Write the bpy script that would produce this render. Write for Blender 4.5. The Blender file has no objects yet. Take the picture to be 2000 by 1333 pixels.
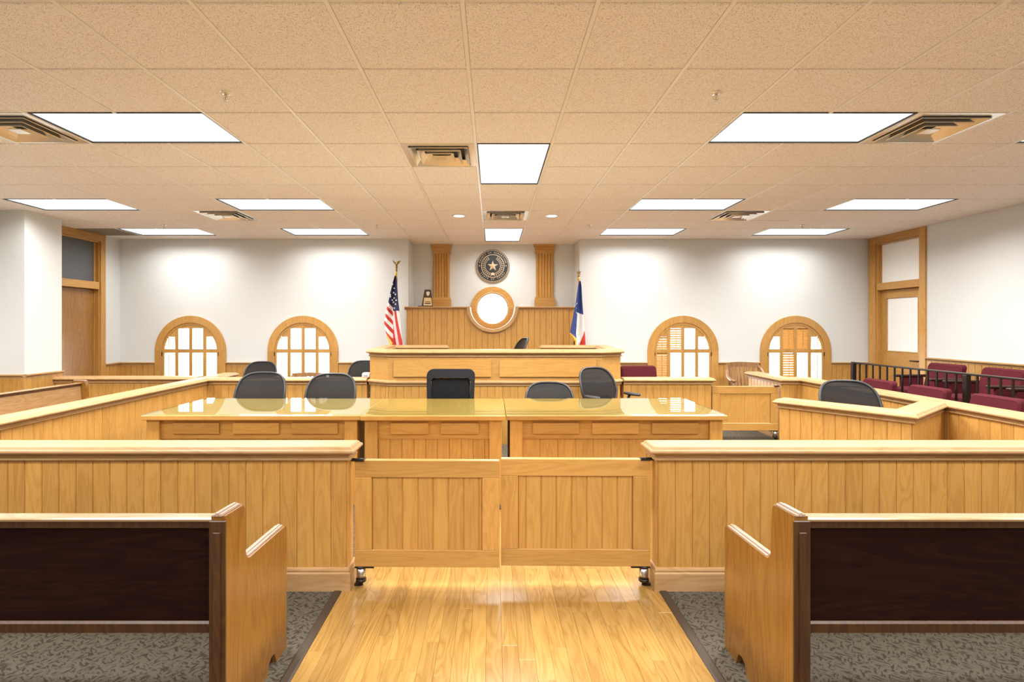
import bpy, bmesh, math, random
from mathutils import Vector, Matrix
random.seed(7)
S = bpy.context.scene
COL = S.collection
# ------------------------------------------------------------------ camera
cd = bpy.data.cameras.new('camera'); cam = bpy.data.objects.new('camera', cd); COL.objects.link(cam)
cam.location = (0, 0, 1.5); cam.rotation_euler = (math.pi/2, 0, 0)
cd.sensor_width = 36; cd.lens = 36*1028/2000; cd.shift_x = 0.019; cd.shift_y = -0.01475
cd.clip_start = 0.05
S.camera = cam
# ------------------------------------------------------------------ world: bright overcast daylight
W = bpy.data.worlds.new('world'); S.world = W; W.use_nodes = True
bg = W.node_tree.nodes['Background']; bg.inputs[0].default_value = (0.94, 0.97, 1.0, 1); bg.inputs[1].default_value = 4.0
S.view_settings.view_transform = 'Standard'; S.view_settings.look = 'None'
S.view_settings.gamma = 1; S.view_settings.use_curve_mapping = False
S.view_settings.exposure = 1.56
LAMP_W = 36.0            # each 2 x 4 ft ceiling fixture
LAMP_SPREAD = 156
CEIL = 2.952
TX0, TY0, TP = -0.136, 2.97, 0.61      # ceiling grid origin and pitch
# ------------------------------------------------------------------ materials
def nmat(name):
    m = bpy.data.materials.new(name); m.use_nodes = True
    nt = m.node_tree; b = nt.nodes['Principled BSDF']
    return m, nt, b
def plain(name, col, rough=0.5, metal=0.0, coat=0.0, spec=0.5):
    m, nt, b = nmat(name)
    b.inputs['Base Color'].default_value = (*col, 1); b.inputs['Roughness'].default_value = rough
    b.inputs['Metallic'].default_value = metal; b.inputs['Coat Weight'].default_value = coat
    b.inputs['Specular IOR Level'].default_value = spec
    return m
def N(nt, t, **kw):
    n = nt.nodes.new(t)
    for k, v in kw.items(): setattr(n, k, v)
    return n
def wood(name, dark, mid, light, axis='Z', rough=0.38, var=0.22, coat=0.25, fine=1.0, scale=1.0, bump=0.05):
    """sawn-wood grain running along one local axis, with a different piece of timber for each object"""
    m, nt, b = nmat(name); L = nt.links
    tc = N(nt, 'ShaderNodeTexCoord'); oi = N(nt, 'ShaderNodeObjectInfo')
    mul = N(nt, 'ShaderNodeVectorMath', operation='SCALE'); mul.inputs[0].default_value = (13.1, 7.7, 17.3)
    L.new(oi.outputs['Random'], mul.inputs['Scale'])
    add = N(nt, 'ShaderNodeVectorMath', operation='ADD')
    L.new(tc.outputs['Object'], add.inputs[0]); L.new(mul.outputs[0], add.inputs[1])
    def mapped(al, ac):
        mp = N(nt, 'ShaderNodeMapping'); s = [ac*scale]*3; s['XYZ'.index(axis)] = al*scale
        mp.inputs['Scale'].default_value = s; L.new(add.outputs[0], mp.inputs[0]); return mp
    n1 = N(nt, 'ShaderNodeTexNoise'); n1.inputs['Scale'].default_value = 1; n1.inputs['Detail'].default_value = 2; n1.inputs['Distortion'].default_value = 1.3
    L.new(mapped(1.1, 9).outputs[0], n1.inputs['Vector'])
    # cathedral rings: the broad noise folded into bands
    k = N(nt, 'ShaderNodeMath', operation='MULTIPLY'); k.inputs[1].default_value = 13
    L.new(n1.outputs[0], k.inputs[0])
    fr = N(nt, 'ShaderNodeMath', operation='PINGPONG'); fr.inputs[1].default_value = 1; L.new(k.outputs[0], fr.inputs[0])
    n2 = N(nt, 'ShaderNodeTexNoise'); n2.inputs['Scale'].default_value = 1; n2.inputs['Detail'].default_value = 3
    L.new(mapped(5, 170).outputs[0], n2.inputs['Vector'])
    n3 = N(nt, 'ShaderNodeTexNoise'); n3.inputs['Scale'].default_value = 1; n3.inputs['Detail'].default_value = 1
    L.new(mapped(1.0, 2.5).outputs[0], n3.inputs['Vector'])
    a1 = N(nt, 'ShaderNodeMath', operation='MULTIPLY'); a1.inputs[1].default_value = 0.34; L.new(fr.outputs[0], a1.inputs[0])
    a2 = N(nt, 'ShaderNodeMath', operation='MULTIPLY_ADD'); a2.inputs[1].default_value = 0.5*fine
    L.new(n2.outputs[0], a2.inputs[0]); L.new(a1.outputs[0], a2.inputs[2])
    a3 = N(nt, 'ShaderNodeMath', operation='MULTIPLY_ADD'); a3.inputs[1].default_value = 0.35
    L.new(n3.outputs[0], a3.inputs[0]); L.new(a2.outputs[0], a3.inputs[2])
    cr = N(nt, 'ShaderNodeValToRGB'); e = cr.color_ramp.elements
    e[0].position = 0.22; e[0].color = (*dark, 1); e[1].position = 0.92; e[1].color = (*light, 1)
    x = cr.color_ramp.elements.new(0.55); x.color = (*mid, 1)
    L.new(a3.outputs[0], cr.inputs[0])
    hs = N(nt, 'ShaderNodeHueSaturation'); L.new(cr.outputs[0], hs.inputs['Color'])
    mr = N(nt, 'ShaderNodeMapRange'); mr.inputs['To Min'].default_value = 1-var; mr.inputs['To Max'].default_value = 1+var*0.8
    L.new(oi.outputs['Random'], mr.inputs['Value']); L.new(mr.outputs[0], hs.inputs['Value'])
    L.new(hs.outputs[0], b.inputs['Base Color'])
    b.inputs['Roughness'].default_value = rough; b.inputs['Coat Weight'].default_value = coat; b.inputs['Coat Roughness'].default_value = 0.22
    bp = N(nt, 'ShaderNodeBump'); bp.inputs['Strength'].default_value = bump; bp.inputs['Distance'].default_value = 0.002
    L.new(n2.outputs[0], bp.inputs['Height']); L.new(bp.outputs[0], b.inputs['Normal'])
    return m
OD, OM, OL = (0.41, 0.195, 0.042), (0.505, 0.262, 0.063), (0.56, 0.31, 0.086)
M = {}
for ax in 'XYZ': M['oak'+ax] = wood('oak_grain_'+ax.lower(), OD, OM, OL, ax, var=0.12)
for ax in 'XYZ': M['cap'+ax] = wood('oak_cap_'+ax.lower(), (0.35, 0.19, 0.072), (0.43, 0.255, 0.11), (0.49, 0.31, 0.155), ax, rough=0.42, var=0.05, coat=0.0)
for ax in 'XYZ': M['cap'+ax].node_tree.nodes['Principled BSDF'].inputs['Specular IOR Level'].default_value = 0.25
M['board'] = wood('oak_board', OD, OM, OL, 'Z', var=0.07, fine=0.9)
M['pewX'] = wood('pew_oak_length', (0.28, 0.155, 0.06), (0.37, 0.22, 0.095), (0.43, 0.28, 0.14), 'X', rough=0.25, var=0.04, coat=0.5)  # pale tone carries the lit, glossy look of the pew top rail
M['pew'] = wood('pew_end_oak', (0.135, 0.053, 0.007), (0.215, 0.09, 0.012), (0.275, 0.128, 0.02), 'Z', rough=0.3, var=0.05, coat=0.4)
M['pewedge'] = wood('pew_edge_walnut', (0.03, 0.010, 0.002), (0.055, 0.02, 0.004), (0.085, 0.034, 0.008), 'Z', rough=0.45, var=0.05, coat=0.05)
M['pewcap'] = wood('pew_pale_moulding', (0.33, 0.21, 0.15), (0.45, 0.31, 0.23), (0.55, 0.40, 0.32), 'Y', rough=0.18, var=0.05, coat=0.6)  # paler and greyer than the end panels
M['pewdark'] = wood('pew_dark_back', (0.007, 0.0012, 0.0008), (0.014, 0.0026, 0.0016), (0.024, 0.006, 0.003), 'X', rough=0.6, var=0.05, coat=0.0, bump=0.03)  # dark stain, with the shade on the rear side in the colour
M['pewdark'].node_tree.nodes['Principled BSDF'].inputs['Specular IOR Level'].default_value = 0.12
M['plank'] = wood('maple_plank', (0.285, 0.148, 0.031), (0.385, 0.223, 0.06), (0.44, 0.268, 0.084), 'Y', rough=0.24, var=0.12, coat=0.35, fine=0.6, bump=0.01)
M['doorwood'] = wood('door_oak', (0.2, 0.085, 0.018), (0.29, 0.135, 0.032), (0.36, 0.18, 0.048), 'Z', var=0.03)
M['chairwood'] = wood('chair_brown_oak', (0.16, 0.07, 0.024), (0.26, 0.13, 0.05), (0.34, 0.19, 0.09), 'Z', var=0.05, rough=0.3)
# painted walls
def paint(name, col):
    m, nt, b = nmat(name); L = nt.links
    n = N(nt, 'ShaderNodeTexNoise'); n.inputs['Scale'].default_value = 180; n.inputs['Detail'].default_value = 3
    tc = N(nt, 'ShaderNodeTexCoord'); L.new(tc.outputs['Object'], n.inputs['Vector'])
    bp = N(nt, 'ShaderNodeBump'); bp.inputs['Strength'].default_value = 0.08; bp.inputs['Distance'].default_value = 0.002
    L.new(n.outputs[0], bp.inputs['Height']); L.new(bp.outputs[0], b.inputs['Normal'])
    b.inputs['Base Color'].default_value = (*col, 1); b.inputs['Roughness'].default_value = 0.65
    return m
M['paint'] = paint('cream_white_paint', (0.675, 0.69, 0.68))
def tile_mat():
    m, nt, b = nmat('fissured_tile'); L = nt.links
    tc = N(nt, 'ShaderNodeTexCoord'); oi = N(nt, 'ShaderNodeObjectInfo')
    ad = N(nt, 'ShaderNodeVectorMath', operation='ADD'); L.new(tc.outputs['Object'], ad.inputs[0]); L.new(oi.outputs['Location'], ad.inputs[1])
    n = N(nt, 'ShaderNodeTexNoise'); n.inputs['Scale'].default_value = 240; n.inputs['Detail'].default_value = 2; n.inputs['Roughness'].default_value = 0.6
    L.new(ad.outputs[0], n.inputs['Vector'])
    cr = N(nt, 'ShaderNodeValToRGB'); e = cr.color_ramp.elements
    e[0].position = 0.34; e[0].color = (0.45, 0.33, 0.22, 1); e[1].position = 0.46; e[1].color = (0.95, 0.89, 0.84, 1)
    L.new(n.outputs[0], cr.inputs[0]); L.new(cr.outputs[0], b.inputs['Base Color'])
    bp = N(nt, 'ShaderNodeBump'); bp.inputs['Strength'].default_value = 0.3; bp.inputs['Distance'].default_value = 0.003
    L.new(n.outputs[0], bp.inputs['Height']); L.new(bp.outputs[0], b.inputs['Normal'])
    b.inputs['Roughness'].default_value = 0.9; b.inputs['Specular IOR Level'].default_value = 0.1
    return m
M['tile'] = tile_mat()
M['grid'] = plain('cream_grid_metal', (0.88, 0.84, 0.77), 0.35)
def carpet_mat():
    m, nt, b = nmat('woven_carpet'); L = nt.links
    tc = N(nt, 'ShaderNodeTexCoord')
    rot = N(nt, 'ShaderNodeMapping'); rot.inputs['Rotation'].default_value = (0, 0, 0.6); L.new(tc.outputs['Object'], rot.inputs[0])
    def strokes(axis):
        mp = N(nt, 'ShaderNodeMapping'); mp.inputs['Scale'].default_value = (28, 80, 1) if axis == 0 else (80, 28, 1); L.new(rot.outputs[0], mp.inputs[0])
        n = N(nt, 'ShaderNodeTexNoise'); n.inputs['Scale'].default_value = 1; n.inputs['Detail'].default_value = 1.5; L.new(mp.outputs[0], n.inputs['Vector'])
        r = N(nt, 'ShaderNodeMapRange'); r.inputs['From Min'].default_value = 0.49; r.inputs['From Max'].default_value = 0.60
        L.new(n.outputs[0], r.inputs['Value']); return r
    s1, s2 = strokes(0), strokes(1)
    mask = N(nt, 'ShaderNodeTexChecker'); mask.inputs['Scale'].default_value = 15; mask.inputs['Color1'].default_value = (1, 1, 1, 1); mask.inputs['Color2'].default_value = (0, 0, 0, 1)
    L.new(rot.outputs[0], mask.inputs['Vector'])
    mx = N(nt, 'ShaderNodeMix'); L.new(mask.outputs['Color'], mx.inputs['Factor']); L.new(s1.outputs[0], mx.inputs['A']); L.new(s2.outputs[0], mx.inputs['B'])
    f = N(nt, 'ShaderNodeTexNoise'); f.inputs['Scale'].default_value = 330; L.new(tc.outputs['Object'], f.inputs['Vector'])
    cr = N(nt, 'ShaderNodeMix', data_type='RGBA')
    cr.inputs['A'].default_value = (0.115, 0.1, 0.076, 1); cr.inputs['B'].default_value = (0.052, 0.043, 0.03, 1)
    L.new(mx.outputs['Result'], cr.inputs['Factor'])
    br = N(nt, 'ShaderNodeMapRange'); br.inputs['To Min'].default_value = 0.45; br.inputs['To Max'].default_value = 1.6; L.new(f.outputs[0], br.inputs['Value'])
    hs = N(nt, 'ShaderNodeHueSaturation'); L.new(cr.outputs['Result'], hs.inputs['Color']); L.new(br.outputs[0], hs.inputs['Value'])
    L.new(hs.outputs[0], b.inputs['Base Color'])
    bp = N(nt, 'ShaderNodeBump'); bp.inputs['Strength'].default_value = 0.5; bp.inputs['Distance'].default_value = 0.004
    L.new(f.outputs[0], bp.inputs['Height']); L.new(bp.outputs[0], b.inputs['Normal'])
    b.inputs['Roughness'].default_value = 0.95; b.inputs['Specular IOR Level'].default_value = 0.05
    return m
M['carpet'] = carpet_mat()
M['rubber'] = plain('brown_rubber', (0.05, 0.033, 0.02), 0.6)
def emit(name, col, st):
    m = bpy.data.materials.new(name); m.use_nodes = True; nt = m.node_tree; nt.nodes.clear()
    e = N(nt, 'ShaderNodeEmission'); e.inputs[0].default_value = (*col, 1); e.inputs[1].default_value = st
    o = N(nt, 'ShaderNodeOutputMaterial'); nt.links.new(e.outputs[0], o.inputs[0]); return m
M['lens'] = emit('lit_lens', (0.97, 0.99, 1.0), 0.42)
M['lensrib'] = emit('lit_lens_rib', (0.93, 0.96, 1.0), 0.33)
M['can'] = emit('lit_can', (1.0, 0.96, 0.9), 1.3)
M['black'] = plain('black_trim', (0.012, 0.012, 0.012), 0.45)
M['vent'] = plain('enamelled_vent', (0.86, 0.82, 0.75), 0.16, 0.65)
M['ventdark'] = plain('duct_dark', (0.03, 0.028, 0.025), 0.7)
M['return'] = plain('return_grille', (0.33, 0.28, 0.21), 0.6)
def glassy(name, tint, ior=1.5, rough=0.0):
    m = bpy.data.materials.new(name); m.use_nodes = True; nt = m.node_tree; nt.nodes.clear(); L = nt.links
    t = N(nt, 'ShaderNodeBsdfTransparent'); t.inputs[0].default_value = (*tint, 1)
    g = N(nt, 'ShaderNodeBsdfGlossy'); g.inputs['Roughness'].default_value = rough; g.inputs[0].default_value = (0.97, 1, 0.96, 1)
    f = N(nt, 'ShaderNodeFresnel'); f.inputs['IOR'].default_value = ior
    mx = N(nt, 'ShaderNodeMixShader'); o = N(nt, 'ShaderNodeOutputMaterial')
    ge = N(nt, 'ShaderNodeNewGeometry'); iv = N(nt, 'ShaderNodeMath', operation='SUBTRACT'); iv.inputs[0].default_value = 1; L.new(ge.outputs['Backfacing'], iv.inputs[1])
    mu = N(nt, 'ShaderNodeMath', operation='MULTIPLY'); L.new(f.outputs[0], mu.inputs[0]); L.new(iv.outputs[0], mu.inputs[1])
    L.new(mu.outputs[0], mx.inputs[0]); L.new(t.outputs[0], mx.inputs[1]); L.new(g.outputs[0], mx.inputs[2]); L.new(mx.outputs[0], o.inputs[0]); return m
M['topglass'] = glassy('table_glass', (0.87, 0.935, 0.88), 3.1)
M['winglass'] = glassy('window_glass', (0.97, 0.98, 0.98), 1.3)
M['frosted'] = plain('frosted_glass', (0.93, 0.95, 0.93), 0.35)
M['darkglass'] = plain('dark_transom_glass', (0.10, 0.105, 0.11), 0.3)  # pane coloured dark for the unlit corridor behind it
M['frame'] = plain('graphite_plastic', (0.022, 0.0225, 0.025), 0.4)
def mesh_fabric():
    m = bpy.data.materials.new('chair_mesh_fabric'); m.use_nodes = True; nt = m.node_tree; nt.nodes.clear(); L = nt.links
    t = N(nt, 'ShaderNodeBsdfTransparent'); d = N(nt, 'ShaderNodeBsdfPrincipled'); d.inputs['Base Color'].default_value = (0.006, 0.0062, 0.0068, 1); d.inputs['Specular IOR Level'].default_value = 0.25; d.inputs['Roughness'].default_value = 0.6
    w = N(nt, 'ShaderNodeTexWave'); w.inputs['Scale'].default_value = 60; tc = N(nt, 'ShaderNodeTexCoord'); L.new(tc.outputs['Object'], w.inputs['Vector'])
    r = N(nt, 'ShaderNodeMapRange'); r.inputs['To Min'].default_value = 0.93; r.inputs['To Max'].default_value = 1.0; L.new(w.outputs['Fac'], r.inputs['Value'])
    mx = N(nt, 'ShaderNodeMixShader'); o = N(nt, 'ShaderNodeOutputMaterial')
    L.new(r.outputs[0], mx.inputs[0]); L.new(t.outputs[0], mx.inputs[1]); L.new(d.outputs[0], mx.inputs[2]); L.new(mx.outputs[0], o.inputs[0]); return m
M['mesh'] = mesh_fabric()
def fabric(name, c1, c2, sc=220):
    m, nt, b = nmat(name); L = nt.links
    tc = N(nt, 'ShaderNodeTexCoord'); n = N(nt, 'ShaderNodeTexNoise'); n.inputs['Scale'].default_value = sc; L.new(tc.outputs['Object'], n.inputs['Vector'])
    mx = N(nt, 'ShaderNodeMix', data_type='RGBA'); mx.inputs['A'].default_value = (*c1, 1); mx.inputs['B'].default_value = (*c2, 1)
    L.new(n.outputs[0], mx.inputs['Factor']); L.new(mx.outputs['Result'], b.inputs['Base Color']); b.inputs['Roughness'].default_value = 0.85
    b.inputs['Specular IOR Level'].default_value = 0.15
    return m
M['maroon'] = fabric('maroon_upholstery', (0.075, 0.009, 0.014), (0.12, 0.019, 0.026))
M['blackfab'] = fabric('black_padding', (0.010, 0.010, 0.011), (0.02, 0.02, 0.022))
M['blackmesh'] = fabric('black_backing_mesh', (0.003, 0.003, 0.003), (0.012, 0.012, 0.013), 90)
M['armwood'] = plain('dark_stained_arm', (0.035, 0.012, 0.009), 0.3)
M['iron'] = plain('dark_bronze_iron', (0.026, 0.018, 0.014), 0.35, 0.4)
M['steel'] = plain('brushed_steel', (0.55, 0.53, 0.5), 0.3, 1.0)
M['brass'] = plain('aged_brass', (0.33, 0.21, 0.075), 0.3, 0.9)
M['gold'] = plain('gold_fringe', (0.80, 0.50, 0.07), 0.6)
M['fred'] = plain('flag_red', (0.50, 0.035, 0.03), 0.7)
M['fwhite'] = plain('flag_white', (0.80, 0.78, 0.78), 0.7)
M['fblue'] = plain('flag_navy', (0.016, 0.024, 0.085), 0.7)
M['tblue'] = plain('state_flag_blue', (0.025, 0.05, 0.20), 0.7)
M['sealblack'] = plain('seal_black', (0.012, 0.014, 0.016), 0.4)
M['sealgold'] = plain('seal_gold', (0.66, 0.50, 0.31), 0.4, 0.2)
M['plate'] = plain('award_brass_plate', (0.66, 0.50, 0.25), 0.35, 0.4)
M['awardwood'] = plain('award_dark_wood', (0.055, 0.032, 0.02), 0.35)
M['plastic'] = plain('white_plastic', (0.8, 0.8, 0.78), 0.4)
# ------------------------------------------------------------------ mesh helpers
class MB:
    def __init__(s): s.v = []; s.f = []; s.m = []; s.sm = []
    def add(s, vs, fs, mi=0, smooth=False):
        o = len(s.v); s.v += [tuple(v) for v in vs]
        for f in fs: s.f.append([o+i for i in f]); s.m.append(mi); s.sm.append(smooth)
    def box(s, a, b, mi=0):
        (x0, y0, z0), (x1, y1, z1) = a, b
        s.add([(x0,y0,z0),(x1,y0,z0),(x1,y1,z0),(x0,y1,z0),(x0,y0,z1),(x1,y0,z1),(x1,y1,z1),(x0,y1,z1)],
              [(0,3,2,1),(4,5,6,7),(0,1,5,4),(1,2,6,5),(2,3,7,6),(3,0,4,7)], mi)
    def bbox(s, a, b, c=0.004, mi=0):
        """box with chamfered edges"""
        (x0, y0, z0), (x1, y1, z1) = a, b
        c = min(c, (x1-x0)*.45, (y1-y0)*.45, (z1-z0)*.45)
        P = [(x0,y0),(x1,y0),(x1,y1),(x0,y1)]
        layered(s, P, [(-c, z0), (0, z0+c), (0, z1-c), (-c, z1)], mi=mi)
    def tube(s, pts, r, n=8, mi=0, closed=False, smooth=True, cap=True):
        pts = [Vector(p) for p in pts]; k = len(pts)
        rs = r if isinstance(r, (list, tuple)) else [r]*k
        rings = []; up = None
        for i, p in enumerate(pts):
            if closed: t = (pts[(i+1) % k]-pts[i-1])
            else: t = pts[min(i+1, k-1)]-pts[max(i-1, 0)]
            t.normalize()
            if up is None:
                up = Vector((0,0,1)) if abs(t.z) < 0.9 else Vector((0,1,0))
            a = (up - t*up.dot(t)); a.normalize(); up = a; b = t.cross(a)
            rings.append([p + a*(rs[i]*math.cos(2*math.pi*j/n)) + b*(rs[i]*math.sin(2*math.pi*j/n)) for j in range(n)])
        vs = [v for R in rings for v in R]; fs = []
        for i in range(k if closed else k-1):
            i2 = (i+1) % k
            for j in range(n): fs.append((i*n+j, i*n+(j+1) % n, i2*n+(j+1) % n, i2*n+j))
        if not closed and cap: fs.append(tuple(range(n-1, -1, -1))); fs.append(tuple((k-1)*n+j for j in range(n)))
        s.add(vs, fs, mi, smooth)
    def lathe(s, prof, c=(0,0,0), n=16, mi=0, smooth=True):
        vs = []; fs = []
        for r, z in prof:
            for j in range(n): vs.append((c[0]+r*math.cos(2*math.pi*j/n), c[1]+r*math.sin(2*math.pi*j/n), c[2]+z))
        for i in range(len(prof)-1):
            for j in range(n): fs.append((i*n+j, i*n+(j+1) % n, (i+1)*n+(j+1) % n, (i+1)*n+j))
        fs.append(tuple(range(n-1, -1, -1))); fs.append(tuple((len(prof)-1)*n+j for j in range(n)))
        s.add(vs, fs, mi, smooth)
    def prism(s, poly, axis, a, b, mi=0):
        """extrude a 2-D polygon along an axis: axis X -> poly is (y,z); Y -> (x,z); Z -> (x,y)"""
        def P(p, t):
            return (t, p[0], p[1]) if axis == 'X' else (p[0], t, p[1]) if axis == 'Y' else (p[0], p[1], t)
        n = len(poly); vs = [P(p, a) for p in poly]+[P(p, b) for p in poly]
        fs = [tuple(range(n)), tuple(range(2*n-1, n-1, -1))]+[(i, n+i, n+(i+1) % n, (i+1) % n) for i in range(n)]
        s.add(vs, fs, mi)
    def xform(s, mat):
        s.v = [tuple(mat @ Vector(v)) for v in s.v]; return s
    def mesh(s, name, mats):
        me = bpy.data.meshes.new(name); me.from_pydata(s.v, [], s.f); 
        for m in mats: me.materials.append(m)
        me.polygons.foreach_set('material_index', s.m); me.polygons.foreach_set('use_smooth', s.sm)
        bm = bmesh.new(); bm.from_mesh(me); bmesh.ops.recalc_face_normals(bm, faces=bm.faces); bm.to_mesh(me); bm.free()
        me.update(); return me
    def build(s, name, mats, parent=None, loc=None):
        if not isinstance(mats, (list, tuple)): mats = [mats]
        mats = [M[m] if isinstance(m, str) else m for m in mats]
        return link(name, s.mesh(name, mats), parent, loc)
def link(name, me, parent=None, loc=None, rz=0):
    o = bpy.data.objects.new(name, me); COL.objects.link(o); o.parent = parent
    if loc is not None: o.location = loc
    if rz: o.rotation_euler.z = rz
    return o
def offset_poly(P, off, mul=None):
    n = len(P); out = []
    for i in range(n):
        p0, p1, p2 = Vector(P[i-1]), Vector(P[i]), Vector(P[(i+1) % n])
        d1 = (p1-p0).normalized(); d2 = (p2-p1).normalized()
        n1 = Vector((d1.y, -d1.x)); n2 = Vector((d2.y, -d2.x))
        o1 = off*(mul[i-1] if mul else 1); o2 = off*(mul[i] if mul else 1)
        c = n1.x*n2.y-n1.y*n2.x
        if abs(c) < 1e-4: out.append((p1.x+n1.x*o1, p1.y+n1.y*o1)); continue
        x = (o1*n2.y-o2*n1.y)/c; y = (n1.x*o2-n2.x*o1)/c
        out.append((p1.x+x, p1.y+y))
    return out
def layered(mb, P, levels, mul=None, mi=0, smooth=False):
    n = len(P); vs = []; fs = []
    for off, z in levels: vs += [(x, y, z) for x, y in offset_poly(P, off, mul)]
    for k in range(len(levels)-1):
        for i in range(n): fs.append((k*n+i, k*n+(i+1) % n, (k+1)*n+(i+1) % n, (k+1)*n+i))
    fs.append(tuple(range(n-1, -1, -1))); fs.append(tuple((len(levels)-1)*n+i for i in range(n)))
    mb.add(vs, fs, mi, smooth)
def strip(path, w):
    """footprint of a wall of thickness w along a 2-D path (counter-clockwise)"""
    p = [Vector(q) for q in path]; R = []; Lf = []
    for i in range(len(p)):
        ds = []
        if i > 0: ds.append((p[i]-p[i-1]).normalized())
        if i < len(p)-1: ds.append((p[i+1]-p[i]).normalized())
        ns = [Vector((d.y, -d.x)) for d in ds]
        if len(ns) == 1: m = ns[0]*(w/2)
        else:
            m = (ns[0]+ns[1]).normalized(); m = m*(w/2/max(0.2, m.dot(ns[0])))
        R.append(tuple(p[i]+m)); Lf.append(tuple(p[i]-m))
    return R+Lf[::-1]
def empty(name, loc=(0,0,0), rz=0):
    o = bpy.data.objects.new(name, None); COL.objects.link(o); o.location = loc; o.rotation_euler = (0, 0, rz); o.empty_display_size = 0.1
    return o
def tag(o, label=None, cat=None, group=None, kind=None):
    if label: o['label'] = label
    if cat: o['category'] = cat
    if group: o['group'] = group
    if kind: o['kind'] = kind
    return o
def thing(name, label, cat, loc=(0,0,0), rz=0, group=None):
    return tag(empty(name, loc, rz), label, cat, group)
def children(o): return [c for c in bpy.data.objects if c.parent is o]
def copy_tree(o, parent=None):
    c = o.copy(); COL.objects.link(c); c.parent = parent
    for ch in children(o): copy_tree(ch, c)
    return c
def rebase(t, loc):
    t.location = loc
    for c in children(t): c.location = Vector(c.location)-Vector(loc)
    return t
_board = {}
def board_mesh(w, h, t=0.012, mat='board', c=0.0055):
    key = (round(w, 4), round(h, 4), t, mat)
    if key not in _board:
        mb = MB(); mb.prism([(-w/2, 0), (w/2, 0), (w/2, -t+.7*c), (w/2-c, -t), (-w/2+c, -t), (-w/2, -t+.7*c)], 'Z', 0, h)
        _board[key] = mb.mesh('board', [M[mat]])
    return _board[key]
def boards(parent, a, b, z0, z1, pitch=0.0965, t=0.012, mat='board', gap=0.0016, name='board', start=0.0):
    """tongue-and-groove boards standing along a->b; the face looks to the right of the direction a->b"""
    a, b = Vector(a), Vector(b); d = b-a; ln = d.length; d.normalize(); rz = math.atan2(d.y, d.x)
    x = 0.0; first = True
    while x < ln-0.008:
        w = pitch if not (first and start) else start
        first = False
        w = min(w, ln-x)
        c = a+d*(x+w/2)
        o = link(name, board_mesh(max(0.006, w-gap), z1-z0, t, mat), parent, (c.x, c.y, z0), rz)
        x += w
def join_boards(a, b, z0, z1, pitch=0.0965, t=0.01, gap=0.007):
    mb = MB(); a, b = Vector(a), Vector(b); d = b-a; ln = d.length; d.normalize(); n = Vector((d.y, -d.x)); x = 0
    while x < ln-0.01:
        w = min(pitch, ln-x); p, q = a+d*(x+gap/2), a+d*(x+w-gap/2)
        P = [tuple(p), tuple(p+n*t), tuple(q+n*t), tuple(q)]
        mb.prism(P, 'Z', z0, z1); x += w
    return mb
# ================================================================== THE SETTING
XL, XR, YB, YA, YR = -6.236, 6.30, 8.81, 9.39, -3.6       # left, right, back wall, alcove wall, rear wall
AX0, AX1 = -1.411, 1.458                                   # alcove sides
def struct(o): o['kind'] = 'structure'; return o
# ---- floor
fl = MB(); fl.box((XL-.2, YR-.2, -0.12), (XR+.2, YA+.3, -0.012)); floor = struct(fl.build('floor', plain('screed', (0.2, 0.19, 0.17), 0.9)))
c = MB()
WX0, WX1, WY1 = -0.852, 0.94, 4.3                          # wooden aisle
c.box((XL, YR, -0.012), (WX0-0.045, WY1+.05, 0)); c.box((WX1+0.045, YR, -0.012), (XR, WY1+.05, 0)); c.box((XL, WY1+.05, -0.012), (XR, YB, 0))
c.build('carpet', 'carpet', floor)
for x0, x1 in ((WX0-0.045, WX0), (WX1, WX1+0.045)):
    m = MB(); m.prism([(x0, -0.012), (x1, -0.012), (x1, 0.002), (x1-.008, 0.006), (x0+.008, 0.006), (x0, 0.002)], 'Y', YR, WY1); m.build('edge_strip', 'rubber', floor)
m = MB(); m.box((WX0-0.045, WY1, -0.012), (WX1+0.045, WY1+.05, 0.004)); m.build('edge_strip', 'rubber', floor)
nst = 24; pw = (WX1-WX0)/nst; rp = random.Random(3); pm = {}
for i in range(nst):
    y = -0.4-rp.random()*1.0; x = WX0+pw*(i+.5)
    while y < WY1:
        ln = rp.choice((0.62, 0.82, 1.02, 1.22)); y2 = min(y+ln, WY1); l = round(y2-y, 3)
        if l > 0.03:
            if l not in pm:
                q = MB(); q.bbox((-pw/2+.0003, 0, -0.012), (pw/2-.0003, l-.0006, 0.0), 0.0006); pm[l] = q.mesh('plank', [M['plank']])
            link('plank', pm[l], floor, (x, y, 0))
        y = y2
m = MB(); m.box((WX0, YR, -0.012), (WX1, -1.4, 0)); m.build('plank_field', 'plank', floor)['kind'] = 'stuff'
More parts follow.
